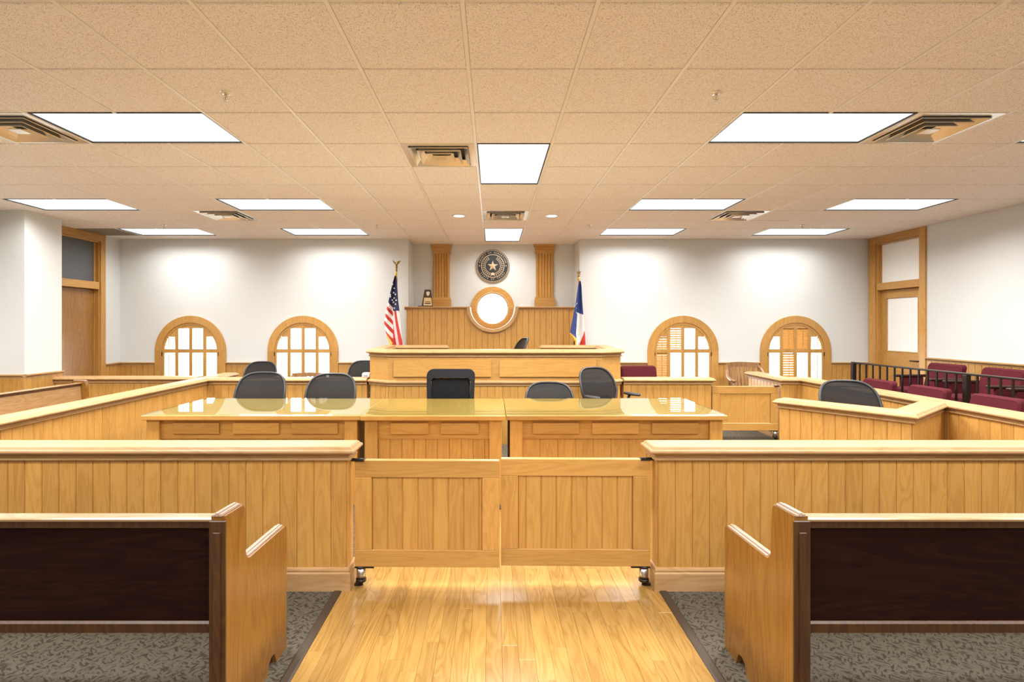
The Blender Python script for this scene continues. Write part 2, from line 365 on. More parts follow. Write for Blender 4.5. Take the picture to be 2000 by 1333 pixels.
# ---- walls with openings
def wall_y(mb, y0, y1, x0, x1, z0, z1, ops):
    """wall facing -Y between y0 (face) and y1, with openings (xa, xb, lower(x), upper(x))"""
    xs = x0
    def quad(a, b, za0, za1, zb0, zb1):
        for y in (y0, y1): mb.add([(a, y, za0), (b, y, zb0), (b, y, zb1), (a, y, za1)], [(0, 1, 2, 3)])
    for xa, xb, lo, up in sorted(ops, key=lambda o: o[0]):
        quad(xs, xa, z0, z1, z0, z1)
        n = 40
        X = [xa+(xb-xa)*(0.5-0.5*math.cos(math.pi*i/n)) for i in range(n+1)]
        for a, b in zip(X, X[1:]):
            quad(a, b, z0, lo(a), z0, lo(b)); quad(a, b, up(a), z1, up(b), z1)
            mb.add([(a, y0, lo(a)), (b, y0, lo(b)), (b, y1, lo(b)), (a, y1, lo(a))], [(0, 1, 2, 3)])
            mb.add([(a, y0, up(a)), (b, y0, up(b)), (b, y1, up(b)), (a, y1, up(a))], [(0, 1, 2, 3)])
        for x in (xa, xb): mb.add([(x, y0, lo(x)), (x, y1, lo(x)), (x, y1, up(x)), (x, y0, up(x))], [(0, 1, 2, 3)])
        xs = xb
    quad(xs, x1, z0, z1, z0, z1)
WR, WZ, WSILL = 0.475, 1.08, 0.45
WINX = (-5.046, -3.167, 3.18, 5.063)
def archop(cx):
    return (cx-WR, cx+WR, lambda x: WSILL, lambda x: WZ+math.sqrt(max(0, WR*WR-(x-cx)**2)))
HT = 3.02
wb = MB()
wall_y(wb, YB, YB+.3, XL-.2, AX0, 0, HT, [archop(x) for x in WINX[:2]])
wall_y(wb, YB, YB+.3, AX1, XR+.2, 0, HT, [archop(x) for x in WINX[2:]])
wall_back = struct(wb.build('wall_back', 'paint'))
RX, RZ, RR = 0.0, 1.81, 0.30                               # round window
wa = MB()
wall_y(wa, YA, YA+.3, AX0-.01, AX1+.01, 0, HT, [(RX-RR, RX+RR, lambda x: RZ-math.sqrt(max(0, RR*RR-(x-RX)**2)), lambda x: RZ+math.sqrt(max(0, RR*RR-(x-RX)**2)))])
wa.box((AX0-.2, YB+.001, 0), (AX0, YA+.3, HT)); wa.box((AX1, YB+.001, 0), (AX1+.2, YA+.3, HT))
wall_alcove = struct(wa.build('wall_alcove', 'paint'))
DL0, DL1, DR0, DR1 = 7.42, 8.35, 7.745, 8.635              # door openings along the side walls
wl = MB()
wl.box((XL-.3, YR, 0), (XL, DL0, HT)); wl.box((XL-.3, DL1, 0), (XL, YB+.3, HT)); wl.box((XL-.3, DL0, 2.85), (XL, DL1, HT)); wl.box((XL-.34, DL0-.1, 0), (XL-.3, DL1+.1, HT))
wall_left = struct(wl.build('wall_left', 'paint'))
wr = MB()
wr.box((XR, YR, 0), (XR+.3, DR0, HT)); wr.box((XR, DR1, 0), (XR+.3, YB+.3, HT)); wr.box((XR, DR0, 2.84), (XR+.3, DR1, HT)); wr.box((XR+.3, DR0-.1, 0), (XR+.34, DR1+.1, HT))
wall_right = struct(wr.build('wall_right', 'paint'))
m = MB(); m.box((XL-.3, YR-.2, 0), (XR+.3, YR, HT)); struct(m.build('wall_rear', 'paint'))
PX, PY0, PY1 = -5.86, 6.59, 7.16
m = MB(); m.box((XL, PY0, 0), (PX, PY1, CEIL)); wall_column = struct(m.build('wall_column', 'paint'))
# ---- wainscot: boards and chair rail on the walls
CR = 0.893
RAILP = [(0, -.05), (.014, -.048), (.014, -.036), (.02, -.03), (.034, -.02), (.036, -.008), (.03, 0), (0, 0)]
def chair_rail(parent, a, b, z, base=True):
    """small moulding along a->b, face to the right"""
    a, b = Vector(a), Vector(b); d = (b-a).normalized(); n = Vector((d.y, -d.x))
    def run(prof, name, mat):
        mb = MB(); k = len(prof)
        vs = [(*(a+n*o), z+h) for o, h in prof]+[(*(b+n*o), z+h) for o, h in prof]
        mb.add(vs, [(i, (i+1) % k, k+(i+1) % k, k+i) for i in range(k)]+[tuple(range(k)), tuple(range(2*k-1, k-1, -1))])
        mb.build(name, mat, parent)
    run(RAILP, 'chair_rail', 'cap'+('X' if abs(d.x) > abs(d.y) else 'Y'))
    if base: run([(0, -z), (.018, -z), (.018, -z+.11), (.012, -z+.13), (0, -z+.13)], 'baseboard', 'oakX')
def wainscot(parent, a, b, z=CR, each=False, z0=0.0):
    if each: boards(parent, a, b, z0, z-.04)
    else: join_boards(a, b, z0, z-.04).build('bead_boards', 'board', parent)['kind'] = 'stuff'
    chair_rail(parent, a, b, z, base=False)
xs = [XL]+[v for x in WINX for v in (x-.588, x+.588)]+[XR]
segs = [(XL, WINX[0]-.588), (WINX[0]+.588, WINX[1]-.588), (WINX[1]+.588, AX0), (AX1, WINX[2]-.588), (WINX[2]+.588, WINX[3]-.588), (WINX[3]+.588, XR)]
for a, b in segs: wainscot(wall_back, (a, YB), (b, YB))
wainscot(wall_left, (XL, 8.455), (XL, YB))
wainscot(wall_left, (XL, 7.17), (XL, 7.31)); wainscot(wall_left, (XL, YR), (XL, PY0))
wainscot(wall_right, (XR, DR0-.11), (XR, YR), z=1.045)
wainscot(wall_column, (XL, PY0), (PX, PY0), each=True); wainscot(wall_column, (PX, PY0), (PX, PY1), each=True)
# ---- arched windows with plantation shutters
def ring_poly(cx, cz, r0, r1, a0, a1, n=20):
    A = [a0+(a1-a0)*i/n for i in range(n+1)]
    return [(cx+r1*math.cos(a), cz+r1*math.sin(a)) for a in A]+[(cx+r0*math.cos(a), cz+r0*math.sin(a)) for a in reversed(A)]
def strip_ring(mb, cx, cz, r0, r1, a0, a1, y0, y1, n=20):
    A = [a0+(a1-a0)*i/n for i in range(n+1)]
    for a, b in zip(A, A[1:]):
        P = [(cx+r*math.cos(t), cz+r*math.sin(t)) for r, t in ((r1, a), (r1, b), (r0, b), (r0, a))]
        mb.prism(P, 'Y', y0, y1)
PI = math.pi
CLOSED = {2: {(0, 0): 1, (0, 1): 1, (1, 1): .6}, 3: {(1, 1): 1, (2, 1): 1, (1, 0): .8}}
for wi, cx in enumerate(WINX):
    win = struct(empty('window_%d' % (wi+1)))
    for a0, a1 in ((0, PI/2), (PI/2, PI)):
        m = MB(); strip_ring(m, cx, WZ, WR, .59, a0+.002, a1-.002, YB-.03, YB); m.build('casing', 'oakZ', win)
    for s_ in (-1, 1):
        m = MB(); x0, x1 = sorted((cx+s_*WR, cx+s_*.59)); m.bbox((x0, YB-.03, WSILL-.1), (x1, YB, WZ), .003); m.build('casing', 'oakZ', win)
    m = MB(); m.bbox((cx-.62, YB-.06, WSILL-.03), (cx+.62, YB+.1, WSILL), .004); m.build('window_sill', 'capX', win)
    fr = MB(); strip_ring(fr, cx, WZ, .437, .4765, 0, PI, YB-.018, YB+.02, 28)
    for s_ in (-1, 1):
        x0, x1 = sorted((cx+s_*.437, cx+s_*.470)); fr.box((x0, YB-.018, WSILL), (x1, YB+.02, WZ))
    fr.build('shutter_frame', 'oakZ', win)
    B = [-.437, -.234, 0, .234, .437]; st = .027; y0, y1 = YB-.014, YB+.014; ra = .439
    arch = lambda x: WZ+math.sqrt(max(0, ra*ra-x*x))
    for k in range(4):
        xa, xb = B[k], B[k+1]; mb = MB()
        ia, ib = xa+(st if k > 0 else -.01), xb-(st if k < 3 else -.01)
        if k > 0: mb.prism([(cx+xa+.001, WSILL), (cx+ia, WSILL), (cx+ia, arch(ia)), (cx+xa+.001, arch(xa))], 'Y', y0, y1)
        if k < 3: mb.prism([(cx+ib, WSILL), (cx+xb-.001, WSILL), (cx+xb-.001, arch(xb)), (cx+ib, arch(ib))], 'Y', y0, y1)
        mb.box((cx+ia, y0, 1.048), (cx+ib, y1, 1.112)); mb.box((cx+ia, y0, WSILL), (cx+ib, y1, WSILL+.07))
        top = 1.457 if k in (1, 2) else 1.318
        pts = [ia+(ib-ia)*i/12 for i in range(13)]; pts = [x for x in pts if arch(x) > top]
        hp = [(cx+x, top) for x in (pts[0], pts[-1])]+[(cx+x, arch(x)) for x in reversed(pts)]
        mb.prism(hp, 'Y', y0+.002, y1-.002)
        sh = mb.build('shutter', 'oakZ', win)
        for lv, (za, zb) in enumerate(((WSILL+.07, 1.048), (1.112, top))):
            cl = CLOSED.get(wi, {}).get((k, lv), 0); ang = math.radians(8 + 52*cl); lm = MB(); n = int((zb-za)/.038); pz = (zb-za)/n
            for j in range(n):
                z = za+pz*(j+.5); lim = math.sqrt(max(0, .455**2-max(0, z+.01-WZ)**2)); a, b = max(ia, -lim), min(ib, lim)
                if b-a < .02: continue
                w2, t2 = .0225, .0028; cs, sn = math.cos(ang), math.sin(ang)
                q = []
                for u, v in ((-w2, 0), (0, -t2), (w2, 0), (0, t2)):
                    q.append((YB+u*cs-v*sn, z+u*sn+v*cs))
                lm.prism(q, 'X', cx+a, cx+b)
            lm.build('louvers', 'oakX', sh)['kind'] = 'stuff'
            rx = cx+(ia+ib)/2; tr = MB(); tr.box((rx-.004, YB-.034, za+.02), (rx+.004, YB-.026, zb-.02)); tr.build('tilt_rod', 'oakZ', sh)
    for s_ in (-1, 1):
        h = MB(); h.box((cx+s_*.472-.004, YB-.036, 1.0), (cx+s_*.472+.004, YB-.02, 1.06)); h.build('hinge', 'iron', win)
    g = MB(); n = 24; P = [(cx-WR, WSILL), (cx+WR, WSILL)]+[(cx+WR*math.cos(PI*i/n), WZ+WR*math.sin(PI*i/n)) for i in range(n+1)]
    g.prism(P, 'Y', YB+.2, YB+.206); g.build('pane', 'winglass', win)
# ---- round window in the alcove
win = struct(empty('window_5'))
for a0, a1 in ((0, PI/2), (PI/2, PI), (PI, 1.5*PI), (1.5*PI, 2*PI)):
    m = MB(); strip_ring(m, RX, RZ, .288, .388, a0+.002, a1-.002, YA-.035, YA, 14); m.build('casing', 'oakX', win)
m = MB(); strip_ring(m, RX, RZ, .27, .30, 0, 2*PI, YA+.08, YA+.13, 40); m.build('sash_ring', 'oakX', win)
g = MB(); g.prism([(RX+.29*math.cos(2*PI*i/40), RZ+.29*math.sin(2*PI*i/40)) for i in range(40)], 'Y', YA+.1, YA+.106); g.build('pane', 'winglass', win)
# ---- panelled breast in the alcove below the round window
BY, BZ = 8.74, 1.82; BX0, BX1 = -1.43, 1.35; R0, R1 = .375, .434
br = struct(empty('trim_1')); br['label'] = 'oak board breast panel below the round window with half-ring cut-out'
def cut(x, R): return BZ-math.sqrt(max(0, R*R-(x-RX)**2)) if abs(x-RX) < R else BZ-.045
x = BX0; 
while x < BX1-.01:
    x2 = min(x+.0965, BX1); a, b = x+.0025, x2-.0025
    X = [a+(b-a)*i/8 for i in range(9)]
    m = MB(); m.prism([(a-(a+b)/2, 0.3), (b-(a+b)/2, 0.3)]+[(t-(a+b)/2, min(BZ-.045, cut(t, R1-.01))) for t in reversed(X)], 'Y', 0, .015)
    m.build('board', 'board', br, ((a+b)/2, BY, 0)); x = x2
m = MB()                                                    # core behind the boards, with the scooped liner
X = [BX0+.002]+[RX-R0*math.cos(PI*i/30) for i in range(31)]+[BX1-.002]
poly = [(X[0], 0), (X[-1], 0), (X[-1], BZ-.03)]+[(t, min(BZ-.03, BZ-math.sqrt(max(0, R0*R0-(t-RX)**2)))) for t in reversed(X[1:-1])]+[(X[0], BZ-.03)]
m.prism(poly, 'Y', BY+.015, YB-.001); m.build('core', 'oakZ', br)
m = MB()
for i in range(30):
    a, b = PI+PI*i/30, PI+PI*(i+1)/30
    P = [(RX+r*math.cos(t), BZ+r*math.sin(t)) for r, t in ((R0, a), (R0, b), (R0+.012, b), (R0+.012, a))]
    m.prism(P, 'Y', BY-.02, YA-.036)
m.build('scoop_liner', 'capY', br)
for x0, x1 in ((BX0-.03, RX-R1-.002), (RX+R1+.002, BX1+.03)):
    m = MB(); P = [(x0, BY-.03), (x1, BY-.03), (x1, YA-.005), (min(AX1, x1)-.003, YA-.005)] if False else None
    lx0, lx1 = max(x0, AX0+.003), min(x1, AX1-.003)
    layered(m, [(x0, BY), (x1, BY), (x1, YB-.002), (x0, YB-.002)], [(-.015, BZ-.05), (.005, BZ-.045), (.008, BZ-.035), (.018, BZ-.028), (.03, BZ-.018), (.03, BZ-.004), (.026, BZ)], mul=[1, 0, 0, 0])
    m.box((lx0, YB-.002, BZ-.03), (lx1, YA-.002, BZ)); m.build('shelf_cap', 'capX', br)
m = MB(); strip_ring(m, RX, BZ, R0, R1, PI, 2*PI, BY-.03, BY-.001, 32); m.build('half_ring', 'capX', br)
m = MB(); strip_ring(m, RX, BZ, R0+.035, R1-.008, PI, 2*PI, BY-.042, BY-.03, 32); m.build('half_ring_bead', 'capX', br)
# ---- fluted pilasters
for i, (x0, x1) in enumerate(((-1.072, -.748), (.757, 1.098))):
    p = struct(empty('trim_%d' % (i+2))); p['label'] = 'fluted oak pilaster %s of the round window' % ('left', 'right')[i]
    m = MB(); m.box((x0+.015, YA-.03, BZ), (x1-.015, YA-.001, CEIL-.002)); m.build('shaft', 'oakZ', p)
    for k in range(6):
        w = (x1-x0-.03)/6; m = MB(); xa = x0+.015+w*k; m.prism([(xa+.004, YA-.03), (xa+w-.004, YA-.03), (xa+w-.011, YA-.043), (xa+.011, YA-.043)], 'Z', BZ+.19, CEIL-.17); m.build('flute', 'oakZ', p)
    m = MB(); layered(m, [(x0, YA-.045), (x1, YA-.045), (x1, YA-.001), (x0, YA-.001)], [(0, CEIL-.17), (0, CEIL-.05), (.02, CEIL-.04), (.028, CEIL-.002)], mul=[1, 1, 0, 1]); m.build('capital', 'oakX', p)
    m = MB(); layered(m, [(x0, YA-.045), (x1, YA-.045), (x1, YA-.001), (x0, YA-.001)], [(.012, BZ+.001), (.012, BZ+.15), (0, BZ+.165), (0, BZ+.19)], mul=[1, 1, 0, 1]); m.build('plinth', 'oakX', p)
# ---- doors in the side walls (transom light above)
def side_door(idx, wall_x, sgn, d0, d1, casing0, casing1, glass_door, label):
    """sgn: +1 = recess runs towards +X"""
    D = struct(empty('door_%d' % idx)); D['label'] = label
    def bx(name, mat, xa, xb, ya, yb, za, zb, parent=D, ch=.003):
        x0, x1 = sorted((wall_x+sgn*xa, wall_x+sgn*xb)); m = MB(); m.bbox((x0, min(ya, yb), za), (x1, max(ya, yb), zb), ch); return m.build(name, mat, parent)
    bx('casing', 'oakZ', -.025, 0, casing0, d0, 0, 2.95); bx('casing', 'oakZ', -.025, 0, d1, casing1, 0, 2.95)
    bx('head_casing', 'oakY', -.025, 0, d0, d1, 2.84, 2.95)
    bx('jamb', 'oakZ', 0, .13, d0, d0+.02, 0, 2.84); bx('jamb', 'oakZ', 0, .13, d1-.02, d1, 0, 2.84); bx('jamb', 'oakY', 0, .13, d0+.02, d1-.02, 2.82, 2.84)
    bx('transom_bar', 'oakY', -.012, .13, d0+.02, d1-.02, 2.08, 2.195)
    bx('transom_stop', 'oakZ', .05, .09, d0+.02, d0+.045, 2.195, 2.82); bx('transom_stop', 'oakZ', .05, .09, d1-.045, d1-.02, 2.195, 2.82)
    bx('transom_pane', 'frosted' if glass_door else 'darkglass', .06, .068, d0+.045, d1-.045, 2.195, 2.82)
    a, b = d0+.022, d1-.022
    if glass_door:
        leaf = bx('door_leaf', 'oakZ', .065, .108, b-.115, b, .16, 2.075); bx('door_stile', 'oakZ', .065, .108, a, a+.115, .16, 2.075)
        bx('door_rail', 'oakY', .065, .108, a+.115, b-.115, 1.94, 2.075); bx('door_rail', 'oakY', .065, .108, a+.115, b-.115, .16, 1.1)
        bx('door_pane', 'frosted', .082, .09, a+.115, b-.115, 1.1, 1.94); bx('glass_bead', 'oakY', .06, .065, a+.115, b-.115, 1.088, 1.103)
        y = a+.06
        h = MB(); X0 = wall_x+sgn*.065; h.tube([(X0, y, .97), (X0-sgn*.05, y, .97), (X0-sgn*.055, y+.03, .97), (X0-sgn*.055, y+.13, .97)], .011, 8); h.build('lever_handle', 'iron', D)
        bx('handle_plate', 'iron', .06, .065, y-.025, y+.025, .88, 1.05)
    else:
        bx('door_leaf', 'doorwood', .075, .118, a, b, .005, 2.075)
        for yy in (a+.001, b-.013): bx('door_stop', 'oakZ', .055, .074, yy, yy+.012, .005, 2.075)
    return D
side_door(1, XL, -1, DL0, DL1, DL0-.11, 8.453, False, 'flush oak door with dark glass transom in the left wall')
side_door(2, XR, 1, DR0, DR1, DR0-.108, 8.79, True, 'oak door with frosted glass and frosted transom in the right wall')
# ---- suspended ceiling
m = MB(); m.box((XL-.3, YR-.2, HT), (XR+.3, YA+.3, HT+.1)); ceiling = struct(m.build('ceiling', plain('plenum', (0.5, 0.45, 0.38), 0.9)))
LIGHTS = []      # (column, row, columns wide, rows deep)
for r in (1, 5, 8):
    for cI in (-5, 3): LIGHTS.append((cI, r, 2, 1))
for r in (5, 8):
    for cI in (-9, 7): LIGHTS.append((cI, r, 2, 1))
LIGHTS += [(7, 1, 2, 1), (-9, 1, 2, 1), (0, 2, 1, 2), (0, 8, 1, 2)]
REAR_FILL = [(-9, -3, 2, 1), (-5, -3, 2, 1), (3, -3, 2, 1), (7, -3, 2, 1), (0, -5, 1, 2), (-5, -7, 2, 1), (3, -7, 2, 1), (0, -9, 1, 2)]  # unseen fixtures behind the viewer, added to light the room
VENTS = [(-6, 1), (5, 1), (-1, 2), (-6, 6), (5, 6), (0, 6)]
RETURNS = [(-10, 8)]
taken = set()
for cI, r, w, d in LIGHTS+REAR_FILL:
    for i in range(w):
        for j in range(d): taken.add((cI+i, r+j))
for v in VENTS+RETURNS: taken.add(v)
gx = lambda cI: TX0+TP*cI
gy = lambda r: TY0+TP*r
tmesh = {}; far = MB(); G = .011
for r in range(-11, 11):
    for cI in range(-11, 11):
        if (cI, r) in taken: continue
        x0, x1, y0, y1 = gx(cI), gx(cI+1), gy(r), gy(r+1)
        lim0, lim1, limy = XL, XR, YB
        if y0 >= YB-.01: lim0, lim1, limy = AX0, AX1, 99
        elif y1 > YB: limy = YB if not (x1 > AX0 and x0 < AX1) else 99
        x0, x1, y1 = max(x0, lim0-G), min(x1, lim1+G), min(y1, limy+G, YA+G); y0 = max(y0, YR)
        if x1-x0 < .04 or y1-y0 < .04: continue
        w, d = round(x1-x0-2*G, 3), round(y1-y0-2*G, 3)
        cx, cy = (x0+x1)/2, (y0+y1)/2
        if cx < PX and PY0-.05 < cy < PY1+.05: pass
        if r >= -2:
            if (w, d) not in tmesh:
                q = MB(); P = [(-w/2, -d/2), (w/2, -d/2), (w/2, d/2), (-w/2, d/2)]
                layered(q, P, [(-.004, 0), (0, .004), (0, .016)]); tmesh[(w, d)] = q.mesh('ceiling_tile', [M['tile']])
            link('ceiling_tile', tmesh[(w, d)], ceiling, (cx, cy, CEIL))
        else:
            P = [(cx-w/2, cy-d/2), (cx+w/2, cy-d/2), (cx+w/2, cy+d/2), (cx-w/2, cy+d/2)]; layered(far, P, [(-.004, CEIL), (0, CEIL+.004), (0, CEIL+.016)])
far.build('ceiling_tile_field', 'tile', ceiling)['kind'] = 'stuff'
for cI in range(-10, 11):
    x = gx(cI); ye = YA if AX0 < x < AX1 else YB; cuts = sorted((gy(r)+.012, gy(r+d)-.012) for c0, r, w, d in LIGHTS+REAR_FILL if c0 < cI < c0+w); y = YR
    for ca, cb in cuts+[(ye, ye)]:
        m = MB(); m.box((x-.0105, y, CEIL-.001), (x+.0105, ca, CEIL+.02)); m.build('grid_runner', 'grid', ceiling); y = cb
for r in range(-10, 11):
    y = gy(r); x0, x1 = (XL, XR) if y < YB else (AX0, AX1)
    if y > YA: continue
    cuts = sorted((gx(c0)+.012, gx(c0+w)-.012) for c0, rr, w, d in LIGHTS+REAR_FILL if rr < r < rr+d); x = x0
    for ca, cb in cuts+[(x1, x1)]:
        m = MB(); m.box((x, y-.012, CEIL+.0075), (ca, y+.012, CEIL+.0195)); m.build('grid_cross_bar', 'grid', ceiling); x = cb
for a, b in (((XL, YB-.012), (AX0, YB)), ((AX1, YB-.012), (XR, YB)), ((AX0, YA-.012), (AX1, YA)), ((XL, YR), (XL+.012, YB)), ((XR-.012, YR), (XR, YB))):
    m = MB(); m.box((*a, CEIL+.004), (*b, CEIL+.02)); m.build('wall_angle', 'grid', ceiling)
# ---- light fixtures
def fixture(cI, r, w, d, label, power=1.0):
    x0, x1, y0, y1 = gx(cI)+.012, gx(cI+w)-.012, gy(r)+.012, gy(r+d)-.012; cx, cy = (x0+x1)/2, (y0+y1)/2
    t = thing('ceiling_light', label, 'ceiling light', (cx, cy, CEIL), group='recessed ceiling light fixtures')
    hw, hd = (x1-x0)/2, (y1-y0)/2; f = .0075
    m = MB()
    for a, b in (((-hw, -hd), (hw, -hd+f)), ((-hw, hd-f), (hw, hd)), ((-hw, -hd+f), (-hw+f, hd-f)), ((hw-f, -hd+f), (hw, hd-f))): m.box((*a, .001), (*b, .03))
    m.build('frame', 'black', t)
    m = MB(); m.box((-hw+f, -hd+f, .010), (hw-f, hd-f, .016)); m.build('lens', 'lens', t)
    m = MB(); nx, ny = (6, 3) if w == 2 else (3, 6)
    for i in range(1, nx): x = -hw+f+(2*hw-2*f)*i/nx; m.box((x-.003, -hd+f, .0085), (x+.003, hd-f, .010))
    for i in range(1, ny): y = -hd+f+(2*hd-2*f)*i/ny; m.box((-hw+f, y-.003, .0085), (hw-f, y+.003, .010))
    m.build('lens_rib', 'lensrib', t)
    la = bpy.data.lights.new('lamp', 'AREA'); la.shape = 'RECTANGLE'; la.size = 2*hw-.04; la.size_y = 2*hd-.04; la.energy = LAMP_W*power; la.color = (1.0, 0.992, 0.975); la.spread = math.radians(LAMP_SPREAD)
    lo = bpy.data.objects.new('lamp', la); COL.objects.link(lo); lo.parent = t; lo.location = (0, 0, .005)
    return t
LN = {(-5, 1): 'long lit ceiling light at left front beside the large square vent', (3, 1): 'long lit ceiling light at right front beside the large square vent',
      (-5, 5): 'lit ceiling light above left, third row side, left of centre in middle row', (3, 5): 'lit ceiling light in middle row, right of centre beside a square vent',
      (-9, 5): 'lit ceiling light in middle row near the left wall column', (7, 5): 'lit ceiling light in middle row nearest the right wall, mottled lens',
      (-5, 8): 'lit ceiling light by back wall above the second arched window from left', (3, 8): 'lit ceiling light by back wall above the third arched window from left',
      (-9, 8): 'lit ceiling light by back wall above the leftmost arched window', (7, 8): 'lit ceiling light by back wall above the rightmost arched window',
      (7, 1): 'ceiling light cut by the right edge of the picture, front row', (-9, 1): 'ceiling light of the front row beyond the left edge of the picture',
      (0, 2): 'large lit ceiling light at centre, lying lengthwise beside a square vent', (0, 8): 'small lit ceiling light at centre, in front of the round seal'}
LN[(-5, 5)] = 'lit ceiling light in middle row, left of centre beside a square vent'
for a in LIGHTS: fixture(*a, LN[(a[0], a[1])], 0.24 if a[1] == 8 else 0.32 if a[:2] == (-9, 5) else 0.6 if a[0] == 7 else 0.85 if a[1] == 5 else 1.0)
for i, a in enumerate(REAR_FILL): fixture(*a, 'unseen ceiling light added over the gallery behind the viewer to light the room', 0.6)
# ---- air diffusers
def vent(cI, r, label):
    cx, cy = gx(cI+.5), gy(r+.5); t = thing('ceiling_vent', label, 'air vent', (cx, cy, CEIL), group='square four-way ceiling vents')
    m = MB(); h = .293
    for a, b in (((-h, -h), (h, -.245)), ((-h, .245), (h, h)), ((-h, -.245), (-.245, .245)), ((.245, -.245), (h, .245))): m.box((*a, 0), (*b, .01))
    m.build('frame', 'vent', t)
    m = MB(); m.box((-.28, -.28, .06), (.28, .28, .064)); m.build('duct', 'ventdark', t)
    for k, (ro, ri) in enumerate(((.238, .20), (.176, .138), (.114, .078))):
        m = MB(); zo, zi = -.014-.004*k, .03
        V = [(sx*ro, sy*ro, zo) for sx, sy in ((-1,-1),(1,-1),(1,1),(-1,1))]+[(sx*ri, sy*ri, zi) for sx, sy in ((-1,-1),(1,-1),(1,1),(-1,1))]+[(sx*(ro+.004), sy*(ro+.004), zo+.004) for sx, sy in ((-1,-1),(1,-1),(1,1),(-1,1))]+[(sx*(ri+.004), sy*(ri+.004), zi+.003) for sx, sy in ((-1,-1),(1,-1),(1,1),(-1,1))]
        F = []
        for i in range(4):
            j = (i+1) % 4; F += [(i, j, 4+j, 4+i), (8+i, 12+i, 12+j, 8+j), (i, 8+i, 8+j, j), (4+i, 4+j, 12+j, 12+i)]
        m.add(V, F); m.build('louver_ring', 'vent', t)
    m = MB(); m.bbox((-.05, -.05, -.018), (.05, .05, -.012), .003); m.build('centre_plate', 'vent', t)
VL = {(-6, 1): 'square ceiling vent at far left beside the front light', (5, 1): 'square ceiling vent at right beside the front light', (-1, 2): 'square ceiling vent left of the large centre light',
      (-6, 6): 'square ceiling vent above left, beside the middle row light', (5, 6): 'square ceiling vent above right, beside the middle row light', (0, 6): 'square ceiling vent at centre between the two round downlights'}
for v in VENTS: vent(*v, VL[v])
for cI, r in RETURNS:
    x0, x1, y0, y1 = XL+.012, gx(cI+1)-.012, gy(r)+.012, gy(r+1)-.012
    t = thing('return_grille', 'dull grey return air grille in the ceiling by the left back corner', 'air vent', ((x0+x1)/2, (y0+y1)/2, CEIL))
    hw, hd = (x1-x0)/2, (y1-y0)/2; m = MB(); 
    for a, b in (((-hw, -hd), (hw, -hd+.02)), ((-hw, hd-.02), (hw, hd)), ((-hw, -hd+.02), (-hw+.02, hd-.02)), ((hw-.02, -hd+.02), (hw, hd-.02))): m.box((*a, 0), (*b, .012))
    m.build('frame', 'return', t)
    m = MB(); m.box((-hw+.02, -hd+.02, .02), (hw-.02, hd-.02, .024)); m.build('backing', 'ventdark', t)
    m = MB(); n = 22
    for i in range(n): y = -hd+.03+(2*hd-.06)*i/(n-1); m.box((-hw+.02, y-.007, .002), (hw-.02, y+.007, .008))
    m.build('bars', 'return', t)['kind'] = 'stuff'
for x, lab in ((-.441, 'round recessed downlight left of the centre ceiling vent'), (.779, 'round recessed downlight right of the centre ceiling vent')):
    t = thing('downlight', lab, 'downlight', (x, gy(6.5), CEIL), group='round downlights')
    m = MB(); n = 24
    V = [(r_*math.cos(2*PI*i/n), r_*math.sin(2*PI*i/n), z) for r_, z in ((.095, 0), (.09, -.008), (.072, -.006), (.07, .0)) for i in range(n)]
    m.add(V, [(k*n+i, k*n+(i+1) % n, ((k+1) % 4)*n+(i+1) % n, ((k+1) % 4)*n+i) for k in range(4) for i in range(n)], smooth=True); m.build('trim_ring', 'plastic', t)
    m = MB(); m.lathe([(.07, -.003), (.07, -.001)], n=24); m.build('lens', 'can', t)
    la = bpy.data.lights.new('lamp', 'SPOT'); la.energy = 25; la.color = (1.0, 0.82, 0.6); la.spot_size = math.radians(130); la.spot_blend = 0.6; la.shadow_soft_size = 0.06
    lo = bpy.data.objects.new('lamp', la); COL.objects.link(lo); lo.parent = t; lo.location = (0, 0, -.02)
for k, (cI, r, lab) in enumerate(((-3, 0, 'fire sprinkler head on the ceiling at left front'), (2, 0, 'fire sprinkler head on the ceiling at right front'),
        (-8, 7, 'small sprinkler head by the left back ceiling light'), (-3, 7, 'small sprinkler head left of centre near the back wall'), (2, 7, 'small sprinkler head right of centre near the back wall'), (7, 7, 'small sprinkler head by the right back ceiling light'))):
    t = thing('sprinkler', lab, 'sprinkler', (gx(cI+.5), gy(r+.5), CEIL), group='ceiling sprinkler heads')
    m = MB(); m.lathe([(.036, .0), (.036, -.003), (.028, -.009), (.016, -.011)], n=20); m.build('escutcheon', 'vent', t)
    m = MB(); m.lathe([(.009, -.009), (.009, -.02), (.012, -.022), (.012, -.026), (.006, -.028)], n=10)
    for s_ in (-1, 1): m.tube([(s_*.008, 0, -.024), (s_*.014, 0, -.034), (s_*.004, 0, -.048)], .0025, 6)
    m.build('body', 'vent', t)
    m = MB(); m.lathe([(.003, -.026), (.003, -.048), (.016, -.05), (.016, -.052)], n=12); m.build('deflector', 'vent', t)
